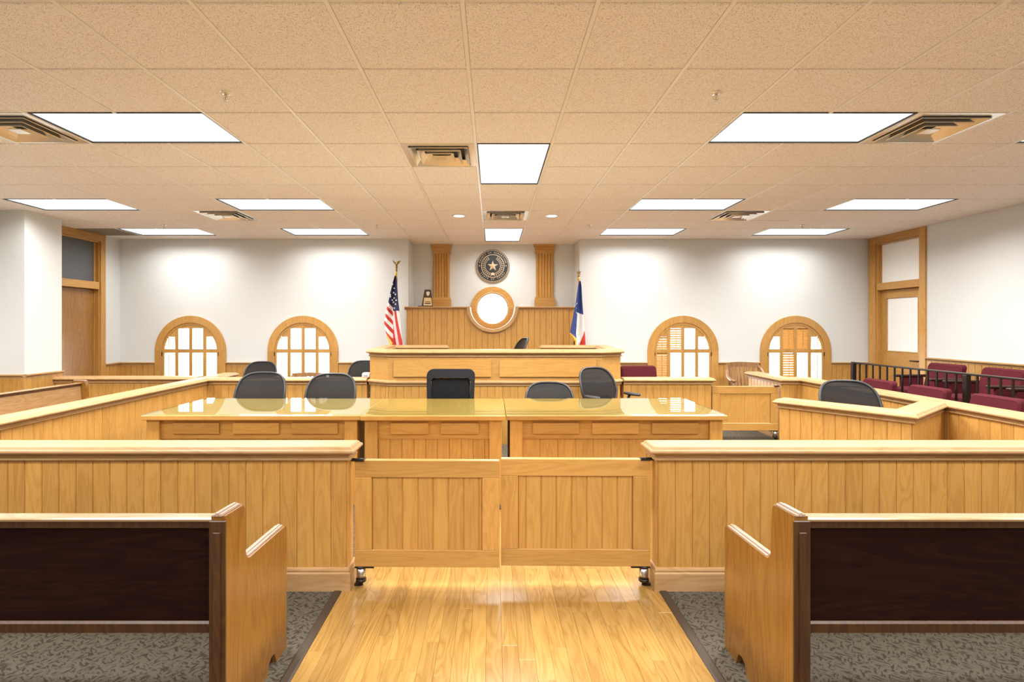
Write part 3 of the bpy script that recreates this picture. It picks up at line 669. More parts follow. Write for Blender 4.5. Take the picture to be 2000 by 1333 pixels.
# ================================================================== RAILINGS, GATES, BENCH, TABLES, PEWS
RH, RWD = 0.82, 0.135
CAPP = [(.0, -.084), (.013, -.082), (.016, -.076), (.015, -.069), (.006, -.064), (.008, -.054), (.016, -.046), (.033, -.042), (.040, -.036), (.042, -.028), (.038, -.020), (.030, -.017), (.027, -.012), (.020, -.003), (.012, 0)]
BASEP = [(.016, 0), (.016, .098), (.010, .106), (.012, .116), (.008, .126), (0, .13)]
def railing(name, label, path, faces, cap_ax, cat='railing', mul=None, h=RH, w=RWD, base=True, footprint=None, pitch=.0965, starts=None, corner=True):
    """panelled half wall; faces = list of (segment index, side) that carry boards"""
    t = thing(name, label, cat)
    P = footprint or strip(path, w)
    core = MB(); layered(core, offset_poly(P, -.012, mul), [(0, 0), (0, h-.04)]); core.build('core', 'oakZ', t)
    cap = MB(); layered(cap, P, [(o, h+z) for o, z in CAPP], mul); cap.build('cap', 'cap'+cap_ax, t)
    if base: b = MB(); layered(b, P, BASEP, mul); b.build('baseboard', 'cap'+cap_ax, t)
    n = len(path) if path else 0
    for i, f in enumerate(faces):
        if len(f) == 2 and not isinstance(f[0], tuple):
            k, side = f; Pi = offset_poly(P, -.012, mul)
            if side == 'R': a, b_ = Pi[k], Pi[k+1]
            elif side == 'L': a, b_ = Pi[2*n-2-k], Pi[2*n-1-k]
            elif side == 'end': a, b_ = Pi[n-1], Pi[n]
            elif side == 'start': a, b_ = Pi[2*n-1], Pi[0]
        else: a, b_ = f
        boards(t, a, b_, .128 if base else 0, h-.075, pitch=pitch, start=(starts or {}).get(i, 0))
    rebase(t, (P[0][0], P[0][1], 0))
    return t
yr = 2.985+RWD/2
railing('bar_railing', 'oak bar railing behind the left front pew, left of the low gates', [(-3.62, yr), (-.82, yr)], [(0, 'R'), (0, 'end'), (0, 'L')], 'X', mul=[1, 1, 1, 0])
railing('bar_railing', 'oak bar railing behind the right front pew, right of the low gates', [(.93, yr), (4.02, yr)], [(0, 'R'), (0, 'start'), (0, 'L')], 'X', mul=[1, 0, 1, 1], starts={0: .0965})
YP = 6.93
railing('well_railing', 'long oak railing along the left side of the well, turning to the judge\'s bench', [(-1.637, YP), (-3.79, YP), (-3.63, 3.26)], [(0, 'L'), (1, 'L'), (1, 'R')], 'Y', mul=[1, 1, 0, 1, 1, 0])
railing('well_railing', 'short oak railing stub running back towards the left arched windows', [(-3.80, 7.055), (-3.815, 7.66)], [(0, 'L'), (0, 'R')], 'Y', mul=[1, 1, 1, 0])
railing('well_railing', 'far oak railing between the left wall column and the well', [(-5.85, 7.10), (-3.935, 7.10)], [(0, 'R')], 'X', mul=[1, 0, 1, 0])
railing('well_railing', 'oak railing right of the judge\'s bench, behind the black swivel chair', [(1.709, YP), (2.86, YP)], [(0, 'R'), (0, 'end')], 'X', mul=[1, 1, 1, 0])
railing('well_railing', 'oak railing along the right side in front of the maroon chairs', [(3.88, 7.85), (3.84, YP), (4.10, YP), (4.10, 3.26)], [(0, 'R'), (1, 'R'), (2, 'R'), (2, 'L')], 'Y', mul=None)
# angled desk front at right
FP = [(2.665, 4.90), (3.275, 4.095), (4.025, 4.70), (4.025, 4.87), (3.305, 4.29), (2.775, 4.985)]
railing('angled_desk_front', 'angled oak desk front with cap around the mesh chair at right', None, [((2.675, 4.905), (3.277, 4.111)), ((3.277, 4.111), (4.024, 4.713))], 'X', cat='railing', mul=[1, 1, 0, 1, 1, 1], footprint=FP, pitch=.093)
# ---- low swing gates
def gate(label, hinge, length, ang, nb, boards_pitch, zb=.115, zt=.727, hinge_side=-1, group='swing gates'):
    """leaf runs from the hinge along local +X (hinge_side -1) or -X (+1)"""
    t = thing('swing_gate', label, 'gate', (hinge[0], hinge[1], 0), ang)
    s = 1 if hinge_side < 0 else -1; th = .022; st, rl = .098, .098
    def bx(name, mat, xa, xb, za, zb_, y0=-th, y1=th, ch=.003):
        x0, x1 = sorted((s*xa, s*xb)); m = MB(); m.bbox((x0, y0, za), (x1, y1, zb_), ch); return m.build(name, mat, t)
    bx('top_rail', 'oakX', 0, length, zt-rl, zt); bx('bottom_rail', 'oakX', 0, length, zb, zb+rl)
    bx('stile', 'oakZ', 0, st, zb+rl, zt-rl); bx('stile', 'oakZ', length-st, length, zb+rl, zt-rl)
    bx('panel_core', 'oakZ', st, length-st, zb+rl, zt-rl, -.006, .006, .001)
    x = st
    while x < length-st-.01:
        w = min(boards_pitch, length-st-x)
        link('board', board_mesh(max(.006, w-.0022), zt-zb-2*rl, .006), t, (s*(x+w/2), -.006, zb+rl), 0); x += w
    m = MB(); m.tube([(-s*.016, -.012, zt+.004), (s*.05, -.012, zt+.004)], .006, 8); m.box((min(-s*.02, s*.055), -.03, zt-.004), (max(-s*.02, s*.055), .018, zt+.003)); m.build('top_pivot', 'iron', t)
    m = MB(); m.lathe([(.026, zb-.012), (.026, zb-.075)], (s*.032, 0, 0), n=14); m.build('spring_barrel', 'steel', t)
    m = MB(); m.lathe([(.028, zb-.0), (.028, zb-.012)], (s*.032, 0, 0), n=14); m.lathe([(.03, zb-.075), (.03, zb-.09), (.012, zb-.095), (.012, zb-.112)], (s*.032, 0, 0), n=14)
    x0, x1 = sorted((s*.0, s*.11)); m.box((x0, -.022, zb-.008), (x1, .022, zb-.001)); x0, x1 = sorted((-s*.004, s*.03)); m.box((x0, -.012, zb-.115), (x1, .012, zb-.1)); m.build('floor_hinge', 'iron', t)
    return t
gate('low oak swing gate, the left leaf of the centre pair', (-.792, 3.045), .832, math.radians(-.9), 7, .088)
gate('low oak swing gate, the right leaf of the centre pair', (.907, 3.045), .858, math.radians(-.9), 7, .088, zt=.732, hinge_side=1)
gate('low oak swing gate at the back right, beside the wooden armchair', (3.735, YP-.03), .862, 0, 5, .334, zb=.13, zt=.71, hinge_side=1)
# ---- judge's bench
t = thing('judges_bench', 'tall oak judge\'s bench with two raised panels below a moulded cap', 'bench')
bp = [(-.72, 8.2), (-1.59, 8.2), (-1.53, 6.90), (-1.30, 6.735), (1.36, 6.735), (1.60, 6.90), (1.69, 8.2), (.77, 8.2)]
BP = strip(bp, .14); nb = len(bp); Rm = [1]*(nb-1)+[1]+[0]*(nb-1)+[1]
m = MB(); layered(m, offset_poly(BP, -.012, [1]*(nb-1)+[0]*(nb+1)), [(0, 0), (0, .80)]); m.build('lower_wall', 'oakZ', t)
m = MB(); layered(m, BP, [(0, .80), (0, 1.14)]); m.build('upper_wall', 'oakX', t)
m = MB(); layered(m, BP, [(.0, .735), (.012, .74), (.012, .75), (.016, .762), (.03, .774), (.033, .785), (.03, .796), (.012, .803), (0, .81)], Rm); m.build('ledge_moulding', 'capX', t)
m = MB(); layered(m, BP, [(0, 1.104), (.016, 1.108), (.018, 1.116), (.014, 1.122), (.006, 1.127), (.010, 1.138), (.02, 1.147), (.042, 1.151), (.05, 1.158), (.05, 1.168), (.044, 1.175), (.032, 1.178), (.028, 1.184), (.02, 1.195), (.012, 1.2)]); m.build('cap', 'capX', t)
Pi = offset_poly(BP, -.012, [1]*(nb-1)+[0]*(nb+1))
for k in (1, 2, 3, 4, 5): boards(t, Pi[k], Pi[k+1], 0.0, .737)
fy = 6.735-.07
for xa, xb in ((-1.25, -.02), (.09, 1.31)):
    m = MB(); layered(m, [(xa, fy-.022), (xb, fy-.022), (xb, fy+.001), (xa, fy+.001)], [(-.008, .852), (0, .858), (0, 1.056), (-.008, 1.062)], mul=[1, 1, 0, 1]); m.build('raised_panel', 'oakX', t)
m = MB(); m.bbox((-1.24, 6.81, .95), (1.30, 7.3, .985)); m.build('desk_top', 'capX', t)
rebase(t, (0.03, 6.66, 0))
m = MB(); m.box((-1.46, 6.82, 0.001), (1.56, 8.12, .30)); m.box((-1.2, 8.12, .001), (1.15, BY-.002, .30)); tag(m.build('judges_platform', 'carpet'), 'raised carpeted platform behind the judge\'s bench', 'platform')
# ---- counsel tables
ZT = .754
def table(label, x0, x1, y0, y1, panels, lower, low_pitch, dz=0, name='counsel_table'):
    t = thing(name, label, 'table', group='counsel tables')
    z = ZT+dz
    m = MB(); m.bbox((x0, y0, z-.04), (x1, y1, z), .004); m.build('table_top', 'oakX', t)
    m = MB(); m.bbox((x0+.002, y0+.002, z+.0005), (x1-.002, y1-.002, z+.0065), .0015); m.build('glass_sheet', 'topglass', t)
    bx0, bx1, by0, by1 = x0+.03, x1-.03, y0+.03, y1-.25; pw_ = .105
    for xa, xb in ((bx0, bx0+pw_), (bx1-pw_, bx1)):
        m = MB(); m.bbox((xa, by0, 0.001), (xb, by0+.10, z-.041), .003); m.build('post', 'oakZ', t)
        m = MB(); m.bbox((xa, by1-.1, 0.001), (xb, by1, z-.041), .003); m.build('post', 'oakZ', t)
    m = MB(); m.bbox((bx0+pw_, by0+.03, .548), (bx1-pw_, by0+.055, z-.041), .002); m.build('apron', 'oakX', t)
    m = MB(); m.box((bx0+pw_, by0+.045, .08), (bx1-pw_, by0+.06, .548)); m.build('modesty_panel', 'oakZ', t)
    for xa, xb in panels:
        m = MB(); layered(m, [(xa, by0+.010), (xb, by0+.010), (xb, by0+.031), (xa, by0+.031)], [(-.005, .59), (0, .594), (0, .682), (-.005, .686)], mul=[1, 1, 0, 1]); m.build('raised_panel', 'oakX', t)
    m = MB(); m.bbox((bx0+pw_, by0+.025, .548), (bx1-pw_, by0+.03, .556), .001); m.build('bead', 'oakX', t)
    boards(t, (bx0+pw_, by0+.045), (bx1-pw_, by0+.045), .08, .548, pitch=low_pitch, t=lower)
    for xa in (bx0+.04, bx1-.06):
        m = MB(); m.box((xa, by0+.1, .1), (xa+.02, by1-.1, z-.041)); m.build('side_panel', 'oakY', t)
    m = MB(); m.bbox((bx0+pw_, by1-.05, z-.14), (bx1-pw_, by1-.03, z-.041), .002); m.build('rear_apron', 'oakX', t)
    return rebase(t, ((x0+x1)/2, (y0+y1)/2, 0))
px = lambda p, Y=4.41: (p-962)*Y/1028
table('left counsel table, glass topped oak with three small raised panels', -2.925, -1.104, 4.375, 5.40, [(px(337), px(427)), (px(454), px(544)), (px(569), px(659))], .006, .15)
table('narrow centre counsel table, glass topped oak with grooved boards below', -1.098, .108, 4.365, 5.40, [(px(763), px(837)), (px(861), px(935))], .012, .10, dz=-.001)
table('right counsel table, glass topped oak with three small raised panels', .116, 1.955, 4.375, 5.40, [(px(1041), px(1131)), (px(1157), px(1248)), (px(1274), px(1365))], .006, .15)
# ---- pews
def arc(c, r, a0, a1, n=5): return [(c[0]+r*math.cos(math.radians(a0+(a1-a0)*i/n)), c[1]+r*math.sin(math.radians(a0+(a1-a0)*i/n))) for i in range(n+1)]
END = [(0, 0), (.36, 0), (.37, .045), (.40, .058), (.43, .05), (.45, 0), (.566, 0), (.566, .55)]+arc((.541, .545), .025, 0, 95)+[(.20, .582)]+arc((.195, .617), .035, 270, 180, 5)+[(.155, .74)]+arc((.125, .785), .024, 0, 90, 4)+[(.0, .815)]
def pew(label, loc, rz, x0, x1):
    """local +Y is the way the sitter faces; the pew spans x0..x1"""
    t = thing('pew', label, 'pew', loc, rz); th = .05
    for e0 in (x0, x1-th):
        m = MB(); m.prism(END[:], 'X', e0, e0+th); ep = m.build('end_panel', 'pew', t)
        m = MB(); m.bbox((e0-.004, -.008, .003), (e0+th+.004, -.0005, .80), .003); m.build('rear_edge', 'pewedge', ep)
        m = MB(); m.bbox((e0+.012, -.014, .05), (e0+th-.012, -.0085, .76), .002); m.build('rear_bead', 'pewedge', ep)
        # moulded strips along the head and the arm
        m = MB()
        for k, (dx, hh) in enumerate(((0, .006), (.012, .012), (.024, .008))):
            a = [(-.006, .8155), (.13, .8095), (.148, .80)]
            m.add([(e0+.005+dx, y, z) for y, z in a]+[(e0+.015+dx, y, z) for y, z in a]+[(e0+.005+dx, y, z+hh) for y, z in a]+[(e0+.015+dx, y, z+hh) for y, z in a],
                  [(0, 1, 4, 3), (1, 2, 5, 4), (6, 9, 10, 7), (7, 10, 11, 8), (0, 6, 7, 1), (1, 7, 8, 2), (3, 4, 10, 9), (4, 5, 11, 10), (0, 3, 9, 6), (2, 8, 11, 5)])
        m.build('head_moulding', 'pewcap', ep)
        m = MB()
        for dx, hh in ((0, .006), (.012, .012), (.024, .008)):
            m.add([(e0+.005+dx+u, y, z+w_*hh) for u in (0, .010) for y, z in ((.20, .581), (.545, .5695)) for w_ in (0, 1)], [(0, 1, 3, 2), (4, 6, 7, 5), (0, 4, 5, 1), (2, 3, 7, 6), (0, 2, 6, 4), (1, 5, 7, 3)])
        m.build('arm_moulding', 'pewcap', ep)
    a, b = x0+th, x1-th
    m = MB(); m.prism([(.022, .385), (.046, .385), (.075, .765), (.051, .765)][::-1], 'X', a, b)
    m.v = [(x, .165-y if False else .14-(y-.0), z) for x, y, z in m.v]; m.build('back_panel', 'pewdark', t)
    m = MB(); m.prism([(.046, .778), (.105, .778), (.108, .784), (.105, .788), (.05, .791), (.044, .786)], 'X', a, b); m.build('top_rail', 'pewX', t)
    m = MB(); m.prism([(.052, .752), (.10, .752), (.10, .778), (.050, .778)], 'X', a, b); m.build('cap_strip', 'pewedge', t)
    m = MB(); m.prism([(.085, .345), (.13, .345), (.13, .385), (.09, .387), (.082, .38)], 'X', a, b); m.build('bottom_trim', 'pewedge', t)
    m = MB(); m.prism([(.115, .40), (.54, .43), (.552, .42), (.55, .405), (.54, .40), (.115, .37)], 'X', a, b); m.build('seat', 'pewX', t)
    return t
pew('left front oak pew with dark back panel, seen from behind', (0, 1.894, 0), 0, -3.35, -.962)
pew('right front oak pew with dark back panel, seen from behind', (0, 1.894, 0), 0, 1.085, 3.5)
p_ = pew('oak side pew standing beyond the left well railing', (-5.25, 4.2, 0), -PI/2, -2.44, 0.0)
for ch in children(p_):
    if ch.name.startswith('back_panel'):
        ch.data.materials.clear(); ch.data.materials.append(M['pewX'])
# ================================================================== CHAIRS
def back_outline(hw=.265, z0=.47, z1=1.0, n=44):
    P = []
    for i in range(n):
        a = 2*PI*i/n; c_, s_ = math.cos(a), math.sin(a)
        e = .6 if s_ > 0 else .75
        x = hw*math.copysign(abs(c_)**e, c_); v = math.copysign(abs(s_)**e, s_)
        z = z0+(z1-z0)*(v+1)/2; tt = (z-z0)/(z1-z0)
        x *= (.74+.26*min(1, tt/.5)) if tt < .5 else 1-.05*((tt-.5)/.5)
        P.append((x, z))
    return P
def by(x, z): return .20+(z-.47)*.30-.10*(x/.265)**2*0.35-.05*math.sin((z-.47)/.53*PI)*.6
def star_base(t, mat, r=.32, name='base_leg'):
    m = MB(); m.lathe([(.04, .075), (.042, .12), (.03, .13), (.026, .30), (.02, .30), (.02, .42)], n=14); m.build('column', mat, t)
    for k in range(5):
        a = 2*PI*k/5+.3; c_, s_ = math.cos(a), math.sin(a)
        m = MB(); m.tube([(c_*.03, s_*.03, .10), (c_*r*.6, s_*r*.6, .09), (c_*r, s_*r, .066)], [.022, .018, .013], 8); leg = m.build(name, mat, t)
        m = MB(); 
        for o in (-.016, .016):
            q = MB(); q.lathe([(.006, -.009), (.028, -.009), (.03, -.003), (.03, .003), (.028, .009), (.006, .009)], n=14)
            q.xform(Matrix.Translation((c_*r-s_*o, s_*r+c_*o, .031)) @ Matrix.Rotation(a, 4, 'Z') @ Matrix.Rotation(PI/2, 4, 'X')); m.add(q.v, q.f, 0, True)
        m.tube([(c_*r, s_*r, .03), (c_*r, s_*r, .066)], .007, 6); m.build('caster', 'black', leg)
def make_mesh_chair():
    t = empty('mesh_office_chair')
    O = back_outline()
    m = MB(); m.tube([(x, by(x, z), z) for x, z in O], .0135, 8, closed=True); m.build('back_frame', 'frame', t)
    m = MB(); cz = .735; rings = [0, .35, .65, .88, 1.0]; V = [(0, by(0, cz), cz)]
    for r in rings[1:]: V += [(x*r, by(x*r, cz+(z-cz)*r), cz+(z-cz)*r) for x, z in O]
    n = len(O); F = [(0, 1+i, 1+(i+1) % n) for i in range(n)]
    for k in range(len(rings)-2):
        for i in range(n): F.append((1+k*n+i, 1+(k+1)*n+i, 1+(k+1)*n+(i+1) % n, 1+k*n+(i+1) % n))
    m.add(V, F, 0, True); m.build('back_mesh', 'mesh', t)
    m = MB(); m.tube([(-.20, by(-.2, .93)+.012, .93), (-.1, by(-.1, .94)+.016, .942), (.1, by(.1, .94)+.016, .942), (.2, by(.2, .93)+.012, .93)], .007, 6); m.build('back_strap', 'frame', t)
    m = MB(); m.tube([(-.17, by(-.17, .66)+.02, .66), (0, by(0, .64)+.028, .645), (.17, by(.17, .66)+.02, .66)], [.014, .02, .014], 8); m.build('lumbar_support', 'frame', t)
    m = MB(); m.tube([(0, .05, .40), (0, .22, .43), (0, by(0, .5)+.03, .52), (0, by(0, .66)+.03, .66)], [.03, .03, .022, .016], 8); m.build('back_spine', 'frame', t)
    seat = []
    for i in range(32):
        a = 2*PI*i/32; c_, s_ = math.cos(a), math.sin(a); x = .255*math.copysign(abs(c_)**.55, c_); y = -.04+.235*math.copysign(abs(s_)**.55, s_)
        seat.append((x, y, .455-.03*max(0, -(y+.2))*6+.015*(x/.25)**2))
    m = MB(); m.tube(seat, .014, 8, closed=True); m.build('seat_frame', 'frame', t)
    m = MB(); n = 32; V = [(0, -.04, .438)]+[(x*.6, -.04+(y+.04)*.6, z-.012) for x, y, z in seat]+seat
    m.add(V, [(0, 1+i, 1+(i+1) % n) for i in range(n)]+[(1+i, 1+n+i, 1+n+(i+1) % n, 1+(i+1) % n) for i in range(n)], 0, True); m.build('seat_mesh', 'mesh', t)
    for s_ in (-1, 1):
        m = MB(); m.tube([(s_*.14, .12, .42), (s_*.27, .14, .46), (s_*.30, .10, .56), (s_*.30, .04, .695)], [.02, .019, .017, .016], 8); arm = m.build('arm_post', 'frame', t)
        m = MB(); P = [(s_*.30+.048*math.cos(a)*(1), .0+.13*math.sin(a)) for a in [2*PI*i/20 for i in range(20)]]; layered(m, P, [(-.008, .695), (0, .70), (0, .712), (-.01, .722)], smooth=True); m.build('arm_pad', 'black', arm)
    m = MB(); m.bbox((-.09, -.08, .40), (.09, .14, .43), .012); m.build('tilt_mechanism', 'frame', t)
    star_base(t, 'frame')
    return t
proto = make_mesh_chair(); first = [proto]
def mesh_chair(label, x, y, face, z=0, s=1.0):
    o = proto if first else copy_tree(proto); first.clear()
    o.location = (x, y, z); o.rotation_euler = (0, 0, math.radians(face)); o.scale = s if isinstance(s, tuple) else (s, s, s)
    return tag(o, label, 'chair', 'black mesh office chairs')
KX = lambda p, Y: (p-962)*Y/1028
mesh_chair('black mesh chair behind the left table, leftmost of the two there', KX(511, 5.83), 5.56, 0, s=(1.035, 1, .975))
mesh_chair('black mesh chair behind the left table, nearest the centre table', KX(647, 5.83), 5.57, 0, s=(1.035, 1, .96))
mesh_chair('low black mesh chair behind the right table, half sunk below its edge', KX(1073, 5.83), 5.57, 0, s=(1.0, .97, .865))
mesh_chair('black mesh chair turned sideways at the right table, one arm showing', KX(1190, 6.15), 5.98, 30, s=1.0)
mesh_chair('black mesh chair inside the angled desk front at right', KX(1657, 5.08), 4.87, -8, s=(1.03, 1.0, .955))
mesh_chair('black mesh chair beyond the railing, in front of the second arched window', KX(511, 8.25), 8.02, 4, s=.93)
mesh_chair('black mesh chair half hidden by the left end of the judge\'s bench', -2.07, 8.22, 0, s=.93)
mesh_chair('judge\'s mesh chair turned sideways behind the bench', KX(1010, 7.62)-.22, 7.62, -78, z=.30, s=1.02)
# ---- padded task chair
t = thing('task_chair', 'black task chair with padded square mesh back behind the centre table', 'chair', (KX(880, 5.62), 5.40, 0))
def rrect(hw, z0, z1, r, taper=0.0, n=5):
    P = []
    for cx_, cz_, a0 in ((hw-r, z1-r, 0), (-hw+r, z1-r, 90), (-hw+r, z0+r, 180), (hw-r, z0+r, 270)):
        for i in range(n+1):
            a = math.radians(a0+90*i/n); x, z = cx_+r*math.cos(a), cz_+r*math.sin(a); P.append((x*(1-taper*(z1-z)/(z1-z0)), z))
    return P
yb = lambda z: .17+(z-.48)*.16
def plate(mb, O, y0f, y1f):
    n = len(O); vs = [(x, y0f(z), z) for x, z in O]+[(x, y1f(z), z) for x, z in O]
    mb.add(vs, [tuple(range(n)), tuple(range(2*n-1, n-1, -1))]+[(i, (i+1) % n, n+(i+1) % n, n+i) for i in range(n)])
m = MB(); O = rrect(.262, .5, 1.035, .075, .08); I = rrect(.215, .56, .945, .05, .08); n = len(O)
vs = [(x, yb(z)+d, z) for P_, d in ((O, 0), (I, -.006), (I, .04), (O, .045)) for x, z in P_]
m.add(vs, [(k*n+i, k*n+(i+1) % n, ((k+1) % 4)*n+(i+1) % n, ((k+1) % 4)*n+i) for k in range(4) for i in range(n)], 0, False); m.build('back_frame', 'blackfab', t)
m = MB(); NX, NZ = 16, 12; V = []
for j in range(NZ+1):
    for i in range(NX+1):
        x = -.21+.42*i/NX; z = .565+.375*j/NZ; V.append((x*(1-.08*(1.0-z)), yb(z)+.018+.008*math.sin(i*1.9)*math.sin(j*1.1+.5), z))
m.add(V, [(j*(NX+1)+i, j*(NX+1)+i+1, (j+1)*(NX+1)+i+1, (j+1)*(NX+1)+i) for j in range(NZ) for i in range(NX)], 0, True); m.build('back_mesh', 'blackmesh', t)
m = MB(); m.bbox((-.25, -.26, .43), (.25, .2, .50), .03); m.build('seat', 'blackfab', t)
m = MB(); m.tube([(0, .05, .42), (0, .2, .43), (0, yb(.55)+.05, .55), (0, yb(.75)+.055, .75)], [.03, .03, .025, .02], 8); m.build('back_spine', 'black', t)
for s_ in (-1, 1):
    m = MB(); m.tube([(s_*.2, 0, .43), (s_*.29, 0, .45), (s_*.295, .0, .64)], .018, 8); a_ = m.build('arm_post', 'black', t)
    m = MB(); m.bbox((s_*.295-.04, -.12, .64), (s_*.295+.04, .12, .67), .012); m.build('arm_pad', 'black', a_)
star_base(t, 'black')
# ---- maroon jury chairs
def make_maroon():
    t = empty('jury_chair')
    m = MB(); O = rrect(.262, .44, .80, .045, 0); m2 = lambda d: (lambda z: .17+(z-.44)*.22+d)
    n = len(O); I = rrect(.245, .455, .784, .04, 0)
    vs = [(x, m2(-.055-.012*math.cos(x/.25*PI/2))(z), z) for x, z in I]+[(x, m2(-.035)(z), z) for x, z in O]+[(x, m2(.02)(z), z) for x, z in O]+[(x, m2(.035)(z), z) for x, z in I]
    m.add(vs, [tuple(range(n)), tuple(range(4*n-1, 3*n-1, -1))]+[(k*n+i, k*n+(i+1) % n, (k+1)*n+(i+1) % n, (k+1)*n+i) for k in range(3) for i in range(n)]); m.build('backrest', 'maroon', t)
    m = MB(); layered(m, [(-.25, -.28), (.25, -.28), (.25, .19), (-.25, .19)], [(-.03, .37), (0, .39), (0, .45), (-.02, .475), (-.06, .485)]); m.build('seat', 'maroon', t)
    for s_ in (-1, 1):
        m = MB(); m.bbox((s_*.285-.03, -.24, .60), (s_*.285+.03, .2, .635), .01); a_ = m.build('armrest', 'armwood', t)
        m = MB(); m.bbox((s_*.285-.018, -.16, .38), (s_*.285+.018, .14, .60), .006); m.build('arm_panel', 'maroon', a_)
    m = MB(); m.lathe([(.03, .03), (.03, .37)], n=12); m.build('column', 'iron', t)
    m = MB(); m.lathe([(.22, 0), (.22, .012), (.05, .03), (.05, .04)], n=20); m.build('floor_plate', 'iron', t)
    return t
jp = make_maroon(); jf = [jp]
def maroon(label, x, y, face, z=0, s=1):
    o = jp if jf else copy_tree(jp); jf.clear(); o.location = (x, y, z); o.rotation_euler = (0, 0, math.radians(face)); o.scale = (s, s, s)
    return tag(o, label, 'chair', 'maroon upholstered chairs')
PH = .20
for (y, lab) in ((6.84, 'maroon chair of the front row nearest the back wall, before the black railing'), (6.06, 'maroon chair of the front row right of the mesh chair, before the black railing'), (5.24, 'maroon chair of the front row nearest the viewer, lower right')):
    maroon(lab, 4.80, y, -90)
for (y, lab) in ((6.94, 'maroon chair behind the black railing, below the frosted glass door'), (6.15, 'maroon chair behind the black railing at the right edge of the picture'), (5.35, 'maroon chair behind the black railing beyond the right picture edge')):
    maroon(lab, 5.76, y, -90, PH)
maroon('maroon chair beyond the railing right of the judge\'s bench', KX(1252, 8.3), 8.15, 4, 0, 1.08)
m = MB(); m.bbox((5.10, 3.6, .001), (6.27, 7.58, PH), .004); tag(m.build('jury_platform', 'carpet'), 'raised carpeted platform under the back row of maroon chairs', 'platform')
# ---- black iron railing of the jury box
t = thing('iron_railing', 'black iron railing with thin balusters in front of the back row of maroon chairs', 'railing', (5.15, 7.51, PH))
RT = .988-PH
m = MB(); m.bbox((-.022, -3.2, RT-.022), (.022, .02, RT), .004); m.build('top_rail', 'iron', t)
m = MB(); m.bbox((-.012, -3.2, .08), (.012, .0, .10), .003); m.build('bottom_rail', 'iron', t)
y = 0.0; k = 0
while y > -3.2:
    if k % 14 == 0:
        m = MB(); m.bbox((-.025, y-.025, 0.001), (.025, y+.025, RT-.022), .004); m.build('post', 'iron', t)
    else:
        if k == 1: m = MB(); m.bbox((-.008, -.008, .10), (.008, .008, RT-.022), .002); bme = m.mesh('baluster', [M['iron']])
        link('baluster', bme, t, (0, y, 0))
    y -= .128; k += 1
# ---- wooden armchairs
def wood_chair(label, loc, rz, name='wooden_armchair'):
    t = thing(name, label, 'chair', loc, rz)
    m = MB(); layered(m, [(-.24, -.25), (.24, -.25), (.22, .2), (-.22, .2)], [(-.02, .42), (0, .43), (0, .445), (-.01, .455)]); m.build('seat', 'chairwood', t)
    for x, y, dx, dy in ((-.19, -.2, -.03, -.03), (.19, -.2, .03, -.03), (-.17, .16, -.03, .05), (.17, .16, .03, .05)):
        m = MB(); m.tube([(x, y, .425), (x+dx*.5, y+dy*.5, .22), (x+dx, y+dy, 0.0)], [.022, .02, .016], 8); m.build('leg', 'chairwood', t)
    A = [(-1+2*i/8) for i in range(9)]
    crest = [(a*.245, .27-.07*a*a, .895-.012*a*a) for a in A]
    m = MB()
    for (p, q) in zip(crest, crest[1:]):
        V = [(x, y+d, z+h) for x, y, z in (p, q) for d, h in ((-.012, -.05), (.012, -.05), (.016, .025), (-.008, .025))]
        m.add(V, [(0, 1, 5, 4), (1, 2, 6, 5), (2, 3, 7, 6), (3, 0, 4, 7), (0, 3, 2, 1), (4, 5, 6, 7)])
    m.build('crest_rail', 'chairwood', t)
    for i in range(7):
        a = -.75+1.5*i/6; m = MB(); xt, yt = a*.245, .27-.07*a*a; xb_, yb_ = a*.20, .17-.02*a*a
        m.add([(xb_-.013, yb_-.006, .455), (xb_+.013, yb_-.006, .455), (xb_+.013, yb_+.006, .455), (xb_-.013, yb_+.006, .455), (xt-.013, yt-.006, .85), (xt+.013, yt-.006, .85), (xt+.013, yt+.006, .85), (xt-.013, yt+.006, .85)],
              [(0, 3, 2, 1), (4, 5, 6, 7), (0, 1, 5, 4), (1, 2, 6, 5), (2, 3, 7, 6), (3, 0, 4, 7)]); m.build('slat', 'chairwood', t)
    for s_ in (-1, 1):
        m = MB(); m.tube([(s_*.235, .21, .87), (s_*.265, .12, .78), (s_*.28, .02, .69), (s_*.285, -.12, .66), (s_*.27, -.24, .655)], [.018, .021, .024, .027, .022], 8); a_ = m.build('arm', 'chairwood', t)
        m = MB(); m.tube([(s_*.225, -.18, .45), (s_*.27, -.18, .64)], .016, 8); m.build('arm_support', 'chairwood', a_)
        m = MB(); m.tube([(s_*.235, .21, .87), (s_*.20, .15, .45)], .016, 8); m.build('back_post', 'chairwood', t)
    return t
wood_chair('wooden armchair with slatted back above the back right gate', (KX(1458, 8.25), 8.22, 0), math.radians(-6))
wood_chair('wooden armchair beyond the railing, only its curved top showing below the second arched window', (KX(602, 8.1), 7.92, 0), 0).scale = (1.05, 1, .845)
